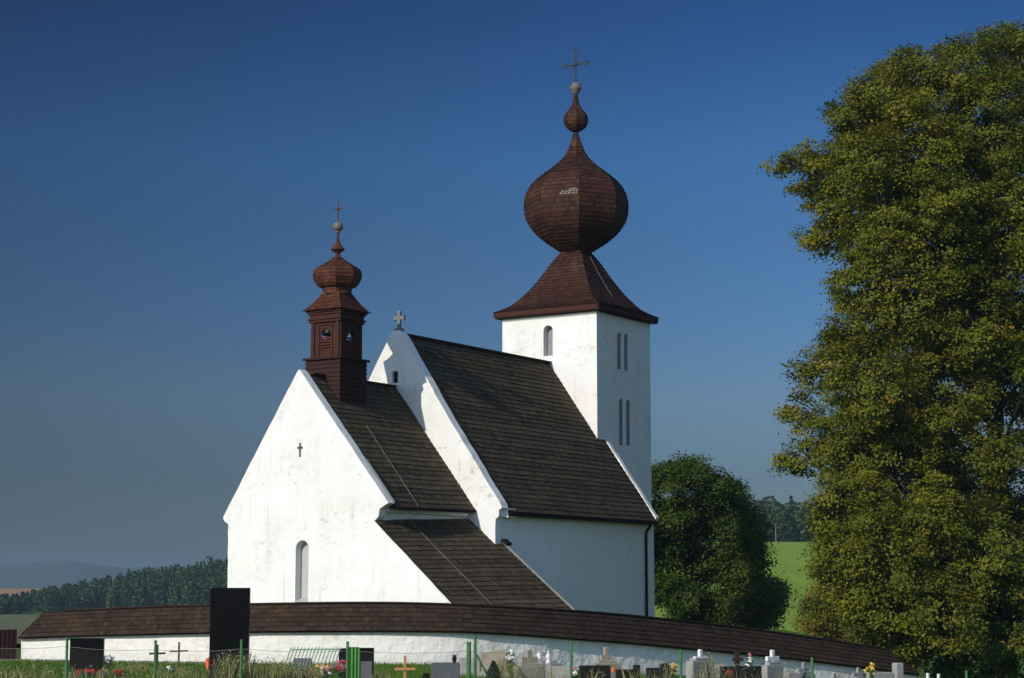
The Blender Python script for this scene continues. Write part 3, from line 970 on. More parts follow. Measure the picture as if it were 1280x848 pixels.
# stone cross on the gable
mb = MB()
mb.bbox(L(NU + 0.27, 0.05, 12.60), (0.36, 0.36, 0.16), 0.02)
mb.bbox(L(NU + 0.27, 0.05, 13.06), (0.17, 0.15, 0.92), 0.02)
for sg in (-1, 1):
    mb.bbox(L(NU + 0.27, 0.05 + sg * 0.19, 13.19), (0.21, 0.146, 0.18), 0.02)
    mb.bbox(L(NU + 0.27, 0.05 + sg * 0.29, 13.19), (0.06, 0.16, 0.25), 0.02)
mb.bbox(L(NU + 0.27, 0.05, 13.50), (0.25, 0.16, 0.08), 0.02)
mb.build('stone_cross', M['castone'], ng)

# nave walls
mb = MB()
mb.face((L(NU + .5, 5.80, BOT), L(22.45, 5.80, BOT), L(22.45, 5.80, 3.7), L(NU + .5, 5.80, 3.7)))
mb.face((L(NU + .5, -5.80, BOT), L(NU + .5, -5.80, 3.7), L(22.45, -5.80, 3.7), L(22.45, -5.80, BOT)))
# west gable shoulders with a white parapet
for sg in (1, -1):
    q = [(sg * 2.9, BOT), (sg * 5.80, BOT), (sg * 5.80, 3.6), (sg * 6.06, 3.66), (sg * 6.12, 3.86), (sg * 3.25, 7.90), (sg * 2.9, 8.3)]
    q = rough_outline(q, 0.5, 0.02)
    panel(mb, q, [], lambda a, b_, d: L(22.12 + d, a, b_), 0.30, 0)
nw = mb.build('nave_wall', M['plaster_clean'], church); fix_normals(nw)

mb = MB()
RA = L(NU + 0.56, 6.22, 3.66); RB = L(22.11, 6.20, 3.60); RC = L(22.11, 0, 12.40); RD = L(NU + 0.56, 0, 12.38)
shingle_patch(mb, RA, RB, RC, RD, 36, 0.14, 0.032)
NA = L(22.11, -6.2, 3.60); NB = L(NU + 0.56, -6.22, 3.66)
shingle_patch(mb, NA, NB, RD, RC, 36, 0.3, 0.04)
for k in range(46):
    u0 = NU + 0.6 + k * 0.3
    mb.box(L(u0 + 0.15, 0.0, 12.45), (0.38, 0.31, 0.06), tint=random.uniform(0.4, 0.9))
nr = mb.build('nave_roof', M['shingle'], church)
mb = MB(); slab(mb, (RA, RB, RC, RD), 0.015, 0.12); slab(mb, (NA, NB, RD, RC), 0.015, 0.12); mb.build('roof_deck', M['deck'], nr)
mb = MB(); mb.box(L(14.85, 6.20, 3.56), (0.16, 14.5, 0.20)); mb.build('eave_board', M['fascia'], nr)
mb = MB(); mb.box(L(22.0, 3.2, 7.78), (0.55, 0.35, 0.10), ry=R(54)); mb.build('valley_flashing', M['fascia'], nr)
mb = MB(); mb.box(L(7.66, 6.02, 2.24), (0.36, 0.42, 0.13), ry=R(38)); mb.build('valley_flashing', M['fascia'], nr)
mb = MB()
mb.tube([L(21.55, 6.14, 3.50), L(21.52, 6.02, 3.28), L(21.47, 5.90, 3.10), L(21.46, 5.88, 2.9), L(21.45, 5.88, -1.9)], 0.075, 10)
dp = mb.build('drainpipe', M['pipe'], church)
for z in (2.5, 0.8, -0.9):
    mb = MB(); mb.box(L(21.45, 5.84, z), (0.10, 0.22, 0.06)); mb.build('bracket', M['iron'], dp)

# tower
TU0, TU1, TV, TH = 21.3, 27.35, 3.04, 15.05
mb = MB()
we = arch(-0.05, 0.30, 12.80, 14.50)
oE = rough_outline([(-TV, BOT), (TV, BOT), (TV, TH), (-TV, TH)], 0.5, 0.0)
panel(mb, oE, [we], lambda a, b_, d: L(TU0 + d, a, b_), 0, 0.40, False)
wS = [arch(23.83, 0.28, 12.1, 14.15), arch(24.60, 0.28, 12.1, 14.2), arch(23.98, 0.29, 7.92, 10.50), arch(24.78, 0.29, 7.95, 10.50)]
oS = rect(TU0, TU1, BOT, TH)
panel(mb, oS, wS, lambda a, b_, d: L(a, TV - d, b_), 0, 0.11, False)
mb.face((L(TU1, TV, BOT), L(TU1, -TV, BOT), L(TU1, -TV, TH), L(TU1, TV, TH)))
mb.face((L(TU1, -TV, BOT), L(TU0, -TV, BOT), L(TU0, -TV, TH), L(TU1, -TV, TH)))
tw = mb.build('tower_wall', M['plaster_tower'], church)
fix_normals(tw)
mb = MB(); mb.face([L(TU0 + 0.38, a, b_) for a, b_ in we]); mb.build('window', M['shutter'], tw)
for q in wS:
    mb = MB(); mb.face([L(a, TV - 0.105, b_) for a, b_ in q]); mb.build('window', M['slit'], tw)

TC = (0.0, (TU0 + TU1) / 2, -G)
r2 = math.sqrt(2)
rot4 = PI / 4
mb = MB()
for k in range(4):
    a0, a1 = rot4 + k * PI / 2, rot4 + (k + 1) * PI / 2
    Rr = 3.34 * r2
    A0 = Vector((TC[0] + Rr * math.cos(a0), TC[1] + Rr * math.sin(a0), 0)); A1 = Vector((TC[0] + Rr * math.cos(a1), TC[1] + Rr * math.sin(a1), 0))
    md = (A0 + A1) / 2; rz_ = math.atan2(A1.y - A0.y, A1.x - A0.x)
    mb.box((md.x, md.y, 15.28 - G), ((A1 - A0).length + 0.10, 0.10, 0.26), rz_)
    n_ = 46
    for j in range(n_):
        q = A0.lerp(A1, (j + 0.5) / n_)
        mb.box((q.x, q.y, 15.11 - G), (0.085, 0.05, 0.09), rz_)
mb.box((TC[0], TC[1], 15.20 - G), (6.60, 6.60, 0.10))
ec = mb.build('tower_eave', M['redwood'], church)
prof = [(15.42, 3.42 * r2), (15.62, 3.0 * r2), (15.9, 2.62 * r2), (16.5, 2.12 * r2), (17.1, 1.72 * r2), (17.7, 1.38 * r2), (18.3, 1.07 * r2), (18.75, 0.80 * r2), (19.02, 0.62 * r2)]
mb = shingled_dome(prof, 4, rot4, TC, 0.24, 0.17, 0.035)
tr_ = mb.build('tower_roof', M['shingle_red'], church)
prof = [(18.98, 0.80), (19.2, 1.15), (19.62, 1.78), (20.13, 2.36), (20.82, 2.82), (21.51, 2.97), (22.13, 2.93), (22.6, 2.76), (23.09, 2.44), (23.6, 1.82), (24.15, 1.10), (24.75, 0.56), (25.33, 0.32), (25.75, 0.18), (26.08, 0.09)]
rot8 = -PI / 2 + AL + R(1.5)
mb = shingled_dome(prof, 8, rot8, TC, 0.26, 0.17, 0.03)
dm = mb.build('onion_dome', M['shingle_red'], church)
# small pale marks on the dome
mb = MB()
def dome_pt(z, ang, off):
    zz = [q[0] for q in prof]; rr = [q[1] for q in prof]
    r_ = float(np.interp(z, zz, rr)) * math.cos(PI / 8) / math.cos(((ang - rot8) % (PI / 4)) - PI / 8) + off
    return Vector((TC[0] + r_ * math.cos(ang), TC[1] + r_ * math.sin(ang), TC[2] + z))
for row, (z, h_, a0_, a1_) in enumerate(((21.84, .13, .04, .40), (21.97, .10, .03, .36), (22.07, .12, .06, .20))):
    n_ = 13
    for k in range(n_):
        x0_ = rot8 - (a0_ + (a1_ - a0_) * k / n_); x1_ = rot8 - (a0_ + (a1_ - a0_) * (k + 1) / n_)
        hh0 = h_ * (0.15 if k % 3 == 1 else random.uniform(.5, 1))
        mb.face([dome_pt(z, x1_, 0.055), dome_pt(z, x0_, 0.055), dome_pt(z + hh0, x0_, 0.05), dome_pt(z + hh0, x1_, 0.05)])
mb.build('pale_patch', M['pale'], dm)
# small upper bulb, collar ball, iron cross
mb = shingled_dome([(26.02, 0.10), (26.10, 0.32), (26.3, 0.56), (26.55, 0.68), (26.75, 0.70), (27.0, 0.65), (27.2, 0.51), (27.36, 0.36), (27.6, 0.23), (27.95, 0.14), (28.3, 0.11)], 8, rot8, TC, 0.2, 0.16, 0.018)
fb = mb.build('finial_bulb', M['shingle_red'], church)
mb = MB(); mb.lathe([(28.22, 0.12), (28.30, 0.20), (28.42, 0.24), (28.5, 0.30), (28.58, 0.34), (28.64, 0.34), (28.66, 0.28), (28.78, 0.27), (28.9, 0.18), (28.95, 0.05)], 14, TC); mb.build('collar', M['copper'], fb, True)
def iron_cross(mbx, c, h, hw, zarm, tr, loop):
    c = Vector(c); ax = Vector((1, 0, 0)); az = Vector((0, 0, 1))
    mbx.tube([c, c + az * h], tr, 6)
    mbx.tube([c + az * zarm - ax * hw, c + az * zarm + ax * hw], tr, 6)
    mbx.ball(c + az * zarm, tr * 2.6, 8)
    if loop:
        for q, d in ((c + az * h, az), (c + az * zarm + ax * hw, ax), (c + az * zarm - ax * hw, -ax)):
            o_ = az.cross(Vector((0, 1, 0))) if abs(d.z) > 0.5 else az
            s_ = loop
            mbx.tube([q, q + d * s_ + o_ * s_ * 0.75, q + d * s_ * 1.3 + o_ * s_ * 0.5, q + d * s_ * 2.1, q + d * s_ * 1.3 - o_ * s_ * 0.5, q + d * s_ - o_ * s_ * 0.75, q], tr * 0.8, 5)
        for sx in (-1, 1):
            for sz in (-1, 1):
                mbx.tube([c + az * zarm, c + az * (zarm + sz * hw * .45) + ax * sx * hw * .45], tr * 0.5, 5)
mb = MB(); iron_cross(mb, (TC[0], TC[1], 28.9 - G), 1.65, 0.48, 1.10, 0.045, 0.19); mb.build('iron_cross', M['iron'], fb)
# lightning conductors down the tower roof
mb = MB()
def tower_face(side, z, s):
    h_ = float(np.interp(z, [15.42, 15.9, 16.5, 17.7, 18.75], [3.4, 2.62, 2.12, 1.38, 0.8])) + 0.09
    return Vector((TC[0] + h_, TC[1] + s * h_, z - G)) if side == 'S' else Vector((TC[0] + s * h_, TC[1] - h_, z - G))
mb.tube([tower_face('S', z, -0.05) for z in (18.7, 17.8, 17.0, 16.3)], 0.013, 5); mb.build('lightning_wire', M['wire'], tr_)
mb = MB(); mb.tube([tower_face('E', z, -0.35) for z in (18.7, 17.8, 17.0, 16.3, 15.8)], 0.010, 5)
mb.build('lightning_wire', M['iron'], tr_)

# bell turret on the chancel ridge
TCu = 2.40
bt = MB()
tc = (0.0, TCu, -G)
BA, SA = 0.985, 0.815
z0, z1 = 8.3, 10.55
nb = 11
for k in range(nb):      # lapped boards
    za, zb = z0 + (z1 - z0) * k / nb, z0 + (z1 - z0) * (k + 1) / nb
    h0, h1 = BA + 0.045, BA
    mcol = random.uniform(0.3, 0.7)
    ringa = [Vector((tc[0] + sx * h0, tc[1] + sy * h0, za - G)) for sx, sy in ((-1, -1), (1, -1), (1, 1), (-1, 1))]
    ringb = [Vector((tc[0] + sx * h1, tc[1] + sy * h1, zb - G)) for sx, sy in ((-1, -1), (1, -1), (1, 1), (-1, 1))]
    for j in range(4):
        bt.face((ringa[j], ringa[(j + 1) % 4], ringb[(j + 1) % 4], ringb[j]), mcol)
    bt.face(ringa[::-1])
bt.box((tc[0], tc[1], 10.60 - G), (2.24, 2.24, 0.10))
tb_ = bt.build('bell_turret', M['basewood'], church)
# shaft: four faces with an arched slot and louvres
def face_map(k, hs):
    a = k * PI / 2
    def f(x, z, d):
        p_ = Matrix.Rotation(a, 3, 'Z') @ Vector((x, -hs + d, 0))
        return Vector((tc[0] + p_.x, tc[1] + p_.y, z - G))
    return f
sh = MB(); fr = MB(); LV = []
for k in range(4):
    f = face_map(k, SA)
    slot = arch(0.0, 0.28, 10.98, 12.02)
    panel(sh, rect(-SA, SA, 10.63, 12.42), [slot], f, 0, 0.07, False)
    lv = MB(); LV.append(lv)
    for j in range(5):      # louvre slats, tilted
        zc = 11.06 + j * 0.13
        lv.face((f(-0.27, zc - 0.05, -0.03), f(0.27, zc - 0.05, -0.03), f(0.27, zc + 0.06, 0.09), f(-0.27, zc + 0.06, 0.09)))
        lv.face((f(-0.27, zc - 0.065, -0.03), f(-0.27, zc + 0.045, 0.09), f(0.27, zc + 0.045, 0.09), f(0.27, zc - 0.065, -0.03)))
        lv.face((f(-0.27, zc - 0.065, -0.03), f(0.27, zc - 0.065, -0.03), f(0.27, zc - 0.05, -0.03), f(-0.27, zc - 0.05, -0.03)))
    a = k * PI / 2
    for sx in (-0.72, 0.72):
        q = f(sx, 11.50, -0.03); fr.box(q, (0.17 if True else 0, 0.07, 1.74), a)
    for sx in (-0.38, 0.38):
        q = f(sx, 11.50, -0.015); fr.box(q, (0.07, 0.05, 1.55), a)
    q = f(0, 12.20, -0.012); fr.box(q, (0.69, 0.05, 0.09), a)
mb = MB(); mb.lathe([(11.2, .42), (11.24, .43), (11.34, .36), (11.6, .29), (11.9, .27), (12.0, .2), (12.04, .05)], 16, tc); mb.box((tc[0], tc[1], 11.98 - G), (1.5, .22, .34)); mb.box((tc[0], tc[1], 11.98 - G), (.22, 1.5, .335)); BELL_BLOCK = mb
shaft = sh.build('turret_shaft', M['redwood'], tb_); fix_normals(shaft)
for lv in LV: lv.build('louvre', M['turret_shingle'], shaft)
BELL_BLOCK.build('bell', M['iron'], tb_, False)  # bell and crossed beams added inside to block sky through the openings
fr.build('turret_frame', M['redwood'], tb_)
mb = MB()
for (z, hh_, t_) in ((12.36, 0.93, 0.09), (12.47, 0.98, 0.07), (12.58, 0.90, 0.14), (12.72, 0.95, 0.09), (12.82, 1.02, 0.08)):
    mb.box((tc[0], tc[1], z - G), (2 * hh_, 2 * hh_, t_))
mb.build('turret_cornice', M['redwood'], tb_)
mb = shingled_dome([(12.87, 1.13 * r2), (13.05, 0.95 * r2), (13.25, 0.79 * r2), (13.5, 0.63 * r2), (13.75, 0.50 * r2)], 4, rot4, tc, 0.18, 0.15, 0.03)
mb.build('turret_roof', M['turret_shingle'], tb_)
mb = shingled_dome([(13.70, 0.66), (13.98, 0.68), (14.06, 0.84), (14.12, 0.94), (14.32, 1.06), (14.5, 1.13), (14.72, 1.13), (14.88, 1.06), (14.95, 0.94), (15.12, 0.68), (15.28, 0.40), (15.42, 0.22), (15.5, 0.15)], 8, rot8 + PI / 8 * 0, tc, 0.15, 0.18, 0.025)
mb.build('turret_onion', M['turret_shingle'], tb_)
mb = MB(); mb.lathe([(15.48, 0.14), (15.6, 0.10), (15.7, 0.16), (15.82, 0.34), (15.87, 0.32), (16.0, 0.20), (16.2, 0.09), (16.5, 0.055), (16.7, 0.05)], 8, tc, rot8); mb.build('turret_spike', M['turret_shingle'], tb_)
mb = MB(); mb.ball((tc[0], tc[1], 16.92 - G), 0.25, 14, 0.95); mb.lathe([(16.6, 0.06), (16.66, 0.12), (16.74, 0.10)], 10, tc); mb.build('turret_ball', M['copper'], tb_, True)
mb = MB(); iron_cross(mb, (tc[0], tc[1], 17.12 - G), 1.02, 0.27, 0.66, 0.03, 0.0); mb.build('turret_cross', M['rustiron'], tb_)

# lightning wires over the lower roofs
mb = MB()
def rp(A, B, Cc, D, s, t, off=0.10):
    A, B, Cc, D = map(Vector, (A, B, Cc, D))
    n_ = (B - A).cross(D - A).normalized()
    return A.lerp(B, s).lerp(D.lerp(Cc, s), t) + n_ * off
cRA = L(GT + 0.01, 4.86, 3.62); cRB = L(7.0, 4.70, 3.74); cRC = L(7.0, 0, 9.83); cRD = L(GT + 0.01, 0, 9.78)
pts = [rp(cRA, cRB, cRC, cRD, 0.26 + 0.0 * t, t) for t in (0.62, 0.45, 0.3, 0.15, 0.02)]
pts += [L(2.2, 4.95, 3.45), L(2.2, 4.4, 3.2)]
mb.tube(pts, 0.011, 5)
for t in (0.6, 0.5, 0.4, 0.3, 0.2, 0.1):
    q = rp(cRA, cRB, cRC, cRD, 0.26, t, 0.10); mb.tube([q, q + Vector((-0.22, 0.02, -0.12))], 0.016, 4)
mb.build('lightning_wire', M['wire'], chr_)
mb = MB()
pts = [rp(AA, AB, AC, AD, 0.29, t) for t in (0.98, 0.75, 0.5, 0.25, 0.02)]
mb.tube(pts, 0.011, 5)
for t in (0.96, 0.8, 0.64, 0.48, 0.3, 0.14):
    q = rp(AA, AB, AC, AD, 0.29, t, 0.10); mb.tube([q, q + Vector((-0.22, 0.02, -0.12))], 0.016, 4)
mb.build('lightning_wire', M['wire'], ar)

# ------------------------------------------------------------------ churchyard wall
#  photo x, depth, ridge y, eave y
WP = [(22, 79.5, 766, 797.5), (100, 77.6, 762.5, 795), (180, 75.8, 759, 793), (263, 74.2, 756.5, 791), (345, 73.0, 755, 789.5), (430, 72.3, 754, 788.8), (510, 72.0, 754.5, 788.8),
      (580, 72.3, 756.5, 790), (650, 73.4, 759.5, 793.5), (720, 75.0, 763.5, 798.5), (790, 76.9, 769, 804), (860, 79.0, 776, 810.5), (930, 81.1, 784, 817), (1000, 83.1, 793.5, 824.5), (1070, 85.0, 804, 833), (1150, 87.2, 817, 843.5)]
def wall_curve(n):
    P = np.array(WP, float); m = len(P)
    xs_ = np.linspace(0, m - 1, n)
    out = []
    for s in xs_:
        i = min(m - 2, int(s)); t = s - i
        p0, p1, p2, p3 = P[max(i - 1, 0)], P[i], P[i + 1], P[min(i + 2, m - 1)]
        out.append(0.5 * ((2 * p1) + (-p0 + p2) * t + (2 * p0 - 5 * p1 + 4 * p2 - p3) * t * t + (-p0 + 3 * p1 - 3 * p2 + p3) * t ** 3))
    return out
NC = 72
cur = wall_curve(NC)
rg = []; ev = []
for x, Y, yr, ye in cur:
    e = at(x, ye, Y); r_ = at(x, yr, Y + 0.55)
    ev.append(e); rg.append(r_.z)
dirs = []
for i in range(NC):
    d = ev[min(i + 1, NC - 1)] - ev[max(i - 1, 0)]; d.z = 0; dirs.append(d.normalized())
inn = [Vector((-d.y, d.x, 0)) for d in dirs]          # towards the churchyard
OV, TK = 0.22, 0.70
half = OV + TK / 2
wall = empty('churchyard_wall', (ev[NC // 2].x, ev[NC // 2].y, 0))
tag(wall, 'long curved white churchyard wall capped with a dark brown shingle roof', 'wall')
o_ = Vector(wall.location)
mb = MB(); foot = []
for i in range(NC - 1):
    for off, fl in ((OV, False), (OV + TK, True)):
        rows = 10
        for k in range(rows):
            q = []
            for (ii, kk) in ((i, k), (i + 1, k), (i + 1, k + 1), (i, k + 1)):
                p = ev[ii] + inn[ii] * off
                gz = float(gh(p.x, p.y)) - 0.3
                zt = ev[ii].z + 0.10
                z = gz + (zt - gz) * kk / rows
                nn = mnoise.noise((p.x * 1.3, p.y * 1.3, z * 1.3)) * 0.035 + mnoise.noise((p.x * .4, p.y * .4, z * .5)) * 0.04
                q.append(Vector((p.x, p.y, z)) + inn[ii] * (nn if not fl else -nn) - o_)
            mb.face(q[::-1] if fl else q, 1 - (k + 0.5) / rows)
for ii, fl in ((0, True), (NC - 1, False)):
    a = ev[ii] + inn[ii] * OV; b_ = ev[ii] + inn[ii] * (OV + TK)
    za = float(gh(a.x, a.y)) - 0.3
    q = [Vector((a.x, a.y, za)) - o_, Vector((b_.x, b_.y, za)) - o_, Vector((b_.x, b_.y, ev[ii].z + .1)) - o_, Vector((a.x, a.y, ev[ii].z + .1)) - o_]
    mb.face(q[::-1] if fl else q, 0.3)
wm = mb.build('plaster_wall', M['ringwall'], wall)
wm.data.attributes['tint'].name = 'foot'
fix_normals(wm)
wm.data.polygons.foreach_set('use_smooth', [True] * len(wm.data.polygons))
mb = MB(); dk = MB()
rows = 6
HIPL, HIPR = 0.95, 1.2
ridge = []
for i in range(NC):
    p = ev[i] + inn[i] * half
    ridge.append(Vector((p.x, p.y, rg[i])))
s_acc = 0
for i in range(NC - 1):
    A, B = ev[i] - o_, ev[i + 1] - o_
    D, Cq = ridge[i] - o_, ridge[i + 1] - o_
    A2 = ev[i] + inn[i] * 2 * half - o_; B2 = ev[i + 1] + inn[i + 1] * 2 * half - o_
    if i == 0:      # hipped ends
        D = ridge[0].lerp(ridge[3], 0.42) - o_; Cq = D
    elif i <= 2:
        D = ridge[0].lerp(ridge[3], 0.42) - o_
        Cq = D if i < 2 else ridge[3] - o_
    if i >= NC - 3:
        e_ = ridge[NC - 3] - o_
        D = e_; Cq = e_
    if (Cq - D).length < 1e-6:
        D = D - dirs[i] * 0.004; Cq = Cq + dirs[i] * 0.004
    shingle_patch(mb, A, B, Cq, D, rows, 0.13, 0.035, 0.012)
    shingle_patch(mb, B2, A2, D, Cq, rows, 0.3, 0.035, 0.012)
    slab(dk, (A, B, Cq, D), 0.012, 0.06)
    slab(dk, (B2, A2, D, Cq), 0.012, 0.06)
    dk.face((A - Vector((0, 0, .05)), A2 - Vector((0, 0, .05)), B2 - Vector((0, 0, .05)), B - Vector((0, 0, .05))))
for i in range(3, NC - 3):
    q = (ridge[i] + ridge[i + 1]) / 2 - o_
    d = ridge[i + 1] - ridge[i]
    mb.box(q + Vector((0, 0, 0.03)), (d.length + 0.03, 0.16, 0.05), math.atan2(d.y, d.x), random.uniform(.3, .7), ry=-math.asin(max(-1, min(1, d.z / d.length))))
A = ev[0] + inn[0] * 2 * half - o_; B = ev[0] - o_; Ap = ridge[0].lerp(ridge[3], 0.42) - o_
shingle_patch(mb, A, B, Ap + Vector((0, -.004, 0)), Ap + Vector((0, .004, 0)), rows, 0.15, 0.03, 0.01)
A = ev[-1] - o_; B = ev[-1] + inn[-1] * 2 * half - o_; Ap = ridge[NC - 3] - o_
shingle_patch(mb, A, B, Ap + Vector((0, .004, 0)), Ap + Vector((0, -.004, 0)), rows, 0.15, 0.03, 0.01)
wr = mb.build('shingle_roof', M['shingle_wall'], wall)
dk.build('roof_deck', M['deck'], wr)

# ------------------------------------------------------------------ things outside the wall
def gz(x, y): return float(gh(x, y))
def foot_at(x, Y):
    p = at(x, 800, Y)
    return Vector((p.x, Y, gz(p.x, Y)))

# brown corrugated gate at the left end of the wall
p0 = foot_at(-25, 79.0); p1 = foot_at(20.5, 79.9)
gate = empty('metal_gate', p0, math.atan2(p1.y - p0.y, p1.x - p0.x))
tag(gate, 'dark brown ribbed metal gate at the left end of the white wall', 'gate')
Lg = (p1 - p0).length
ztop = at(10, 786.5, 79.5).z - p0.z
mb = MB(); n_ = int(Lg / 0.06)
for k in range(n_):
    y0_ = 0.0 if k % 3 else -0.035
    mb.box(((k + .5) * Lg / n_, y0_, ztop / 2), (Lg / n_ + (0.002 if k % 2 else 0), 0.02, ztop - 0.05))
mb.build('sheet_panel', M['brownmetal'], gate)
mb = MB(); mb.tube([(0, 0.06, ztop - .12), (Lg, 0.06, ztop - .12)], 0.03, 6); mb.tube([(0, 0.06, .25), (Lg, 0.06, .25)], 0.03, 6)
mb.tube([(Lg - 0.02, 0.08, -0.2), (Lg - 0.02, 0.08, ztop)], 0.045, 8)
mb.build('gate_frame', M['brownmetal'], gate)

# pale concrete strip along the foot of the wall
mb = MB()
for i in range(0, 19):
    q = [ev[i] - inn[i] * 0.05, ev[i] - inn[i] * 1.5, ev[i + 1] - inn[i + 1] * 1.5, ev[i + 1] - inn[i + 1] * 0.05]
    mb.face([Vector((a.x, a.y, gz(a.x, a.y) + 0.05)) for a in q][::-1])
    a, b_ = q[1], q[2]
    mb.face([Vector((a.x, a.y, gz(a.x, a.y) + 0.05)), Vector((b_.x, b_.y, gz(b_.x, b_.y) + 0.05)), Vector((b_.x, b_.y, gz(b_.x, b_.y) - 0.1)), Vector((a.x, a.y, gz(a.x, a.y) - 0.1))])
pth = mb.build('path', M['concrete']); fix_normals(pth); tag(pth, kind='structure')

# ---- graves
def grave(name, label, cat, x, Y, rz=0.0, group=None):
    """Empty at ground level; returns root and a function giving local z of a photo row"""
    f = foot_at(x, Y)
    r_ = empty(name, f, rz)
    tag(r_, label, cat, group)
    return r_, (lambda y: at(x, y, Y).z - f.z)
def pxw(n, Y): return n * Y / FPX

GR = 'headstones in the graveyard'
def slab_stone(label, x0, x1, ytop, Y, m, thick=0.14, rz=0.0, top=None, plinth=True, name='headstone', shape=None):
    """upright stone with chamfered edges on a plinth; x0..x1 is its seen width"""
    r_, z = grave(name, label, 'headstone', (x0 + x1) / 2, Y, rz, GR)
    H = z(ytop)
    ca, sa = math.cos(rz), abs(math.sin(rz))
    W = (pxw(x1 - x0, Y) - thick * sa) / ca
    mb = MB()
    if shape is None:
        mb.bbox((0, 0, H / 2), (W, thick, H), 0.012)
    else:
        mb2 = [(a * W, b_ * H) for a, b_ in shape]
        panel(mb, mb2, [], lambda a, b_, d: Vector((a, -thick / 2 + d, b_)), thick, 0)
    mb.build('stone', M[m], r_)
    if plinth:
        b2 = MB(); b2.bbox((0, -0.02, 0.07), (W + 0.22, thick + 0.24, 0.2), 0.02); b2.build('plinth', M['greystone' if m != 'blackgranite' else 'greygranite'], r_)
    return r_, W, H

# the tall black monument
r_, W, H = slab_stone('tall plain black granite monument rising above the wall roof', 263, 311, 735, 46, 'blackgranite', 0.22)
slab_stone('square black headstone at the left beside white flowers', 88.5, 130, 798, 56, 'blackgranite', 0.16)
slab_stone('narrow black headstone beside the bright green ribbed panel', 449, 467.5, 810, 48.6, 'blackgranite', 0.16)
slab_stone('dark grey polished headstone standing low in front of a black one', 451.5, 465.5, 827, 46.6, 'greygranite', 0.10)
slab_stone('black headstone half hidden behind the green railing', 424, 437, 810.5, 48.8, 'blackgranite', 0.14)
slab_stone('broad speckled grey granite headstone with dark vase on top', 539.5, 575, 828.5, 48, 'greygranite', 0.20, R(8))
slab_stone('small black marker stone beside the wooden cross', 529, 537.5, 841.5, 46, 'blackgranite', 0.10)
slab_stone('pale grey headstone behind the two green fence posts', 574, 600, 822.5, 58, 'greystone', 0.16)
slab_stone('big weathered brown stone with a slanted top', 602, 633, 812, 57, 'brownstone', 0.24, 0.0, shape=[(-.5, 0), (.5, 0), (.5, .99), (.35, 1.0), (-.5, .86)])
slab_stone('low wide grey stone left of the pink flowers', 690, 713, 833, 55, 'greystone', 0.2, 0)
slab_stone('black headstone behind the wire mesh beside the red lantern', 724, 763, 832, 52, 'blackgranite', 0.16, R(10))

def pillar_stone(label, x0, xm, x1, ytop, ypil, Y, rz=R(14)):
    r_, W, H = slab_stone(label, x0, xm, ytop, Y, 'blackgranite', 0.14, rz)
    mb = MB(); hp = at(x1, ypil, Y).z - r_.location.z
    wp = pxw(x1 - xm, Y) / math.cos(rz)
    mb.bbox((W / 2 + wp / 2 + 0.005, -0.03, hp / 2), (wp, 0.2, hp), 0.012); mb.build('pillar', M['blackgranite'], r_)
pillar_stone('low black headstone with a pillar at its right end, second of three', 769, 792, 799, 837, 831.5, 53)
pillar_stone('black headstone with a side pillar beside yellow flowers', 807, 826, 835.5, 835, 829.5, 53)
pillar_stone('wide black double headstone with a pillar next to the white stone cross', 899, 953, 965, 833, 829, 54, R(6))

GX = 'stone crosses in the graveyard'
def cross_stone(label, xc, ytop, yarm, harm, ybase, Y, m, wpx, dpx, rz=R(42), base_w=0.62, base_m=None, arms=(1, 1)):
    """stone cross on a block: wpx shaft width px, harm arm half span px"""
    r_, z = grave('gravestone_cross', label, 'grave cross', xc, Y, rz, GX)
    zt, za, zb = z(ytop), z(yarm), z(ybase)
    sw = pxw(wpx, Y) / (math.cos(rz) + 0.75 * math.sin(rz)); sd = sw * 0.75
    hw = pxw(harm, Y) / max(0.5, math.cos(rz))
    mb = MB()
    mb.bbox((0, 0, zb / 2), (base_w, base_w * 0.28, zb), 0.02)
    mb.bbox((0, 0, zb + 0.03), (base_w * 0.7, base_w * 0.24, 0.1), 0.02)
    mb.build('pedestal', M[base_m or m], r_)
    mb = MB()
    mb.bbox((0, 0, (zb + zt) / 2), (sw, sd, zt - zb), 0.015)
    for sg, on in zip((-1, 1), arms):
        if on: mb.bbox((sg * (hw + sw / 2) / 2, 0, za), (hw - sw / 2, sd * 0.96, sw * 1.0), 0.012)
    mb.build('cross', M[m], r_)
    return r_
cross_stone('dark weathered stone cross on a brown block behind dry weeds', 661, 812.5, 825, 10, 833, 56, 'brownstone', 9, 6, R(30), 0.95)
cross_stone('pale grey stone cross with small white statues at its foot', 682.5, 807, 818, 8, 829, 58, 'greystone', 4.5, 4, R(30), 0.95)
cross_stone('stocky grey stone cross standing close to the wall behind a black headstone', 757.5, 809, 822, 7, 829, 62, 'brownstone', 7, 5, R(30), 1.0)
cross_stone('white topped stone cross on a grey block behind the green weed', 875, 812, 823.5, 8.5, 826, 56, 'whitestone', 7, 6, R(44), 1.0, 'greystone')
cross_stone('white stone cross at the right end of the wide black headstone', 965, 812.5, 823.5, 8.5, 831, 54, 'whitestone', 7, 6, R(44), 0.75, 'greystone')
cross_stone('small grey stone cross left of a green fence post', 1003.5, 828, 837.5, 8, 843, 58, 'greystone', 5, 5, R(44), 0.9)
cross_stone('low stone cross top right of a green fence post', 1041, 842, 852, 9, 858, 56, 'greystone', 7.5, 5, R(44), 0.7)
cross_stone('small white cross in front of the shady wall beside yellow lilies', 1071.5, 834.5, 843, 8, 849, 58, 'greystone', 5, 5, R(44), 0.6)
cross_stone('first of two low white crosses beyond the end of the wall', 1158.5, 841.5, 852, 8, 860, 62, 'whitestone', 5, 5, R(44), 0.6)
cross_stone('second of two low white crosses beyond the end of the wall, nearest the bushes', 1172, 842.5, 853, 8, 860, 62, 'whitestone', 5, 5, R(44), 0.6)
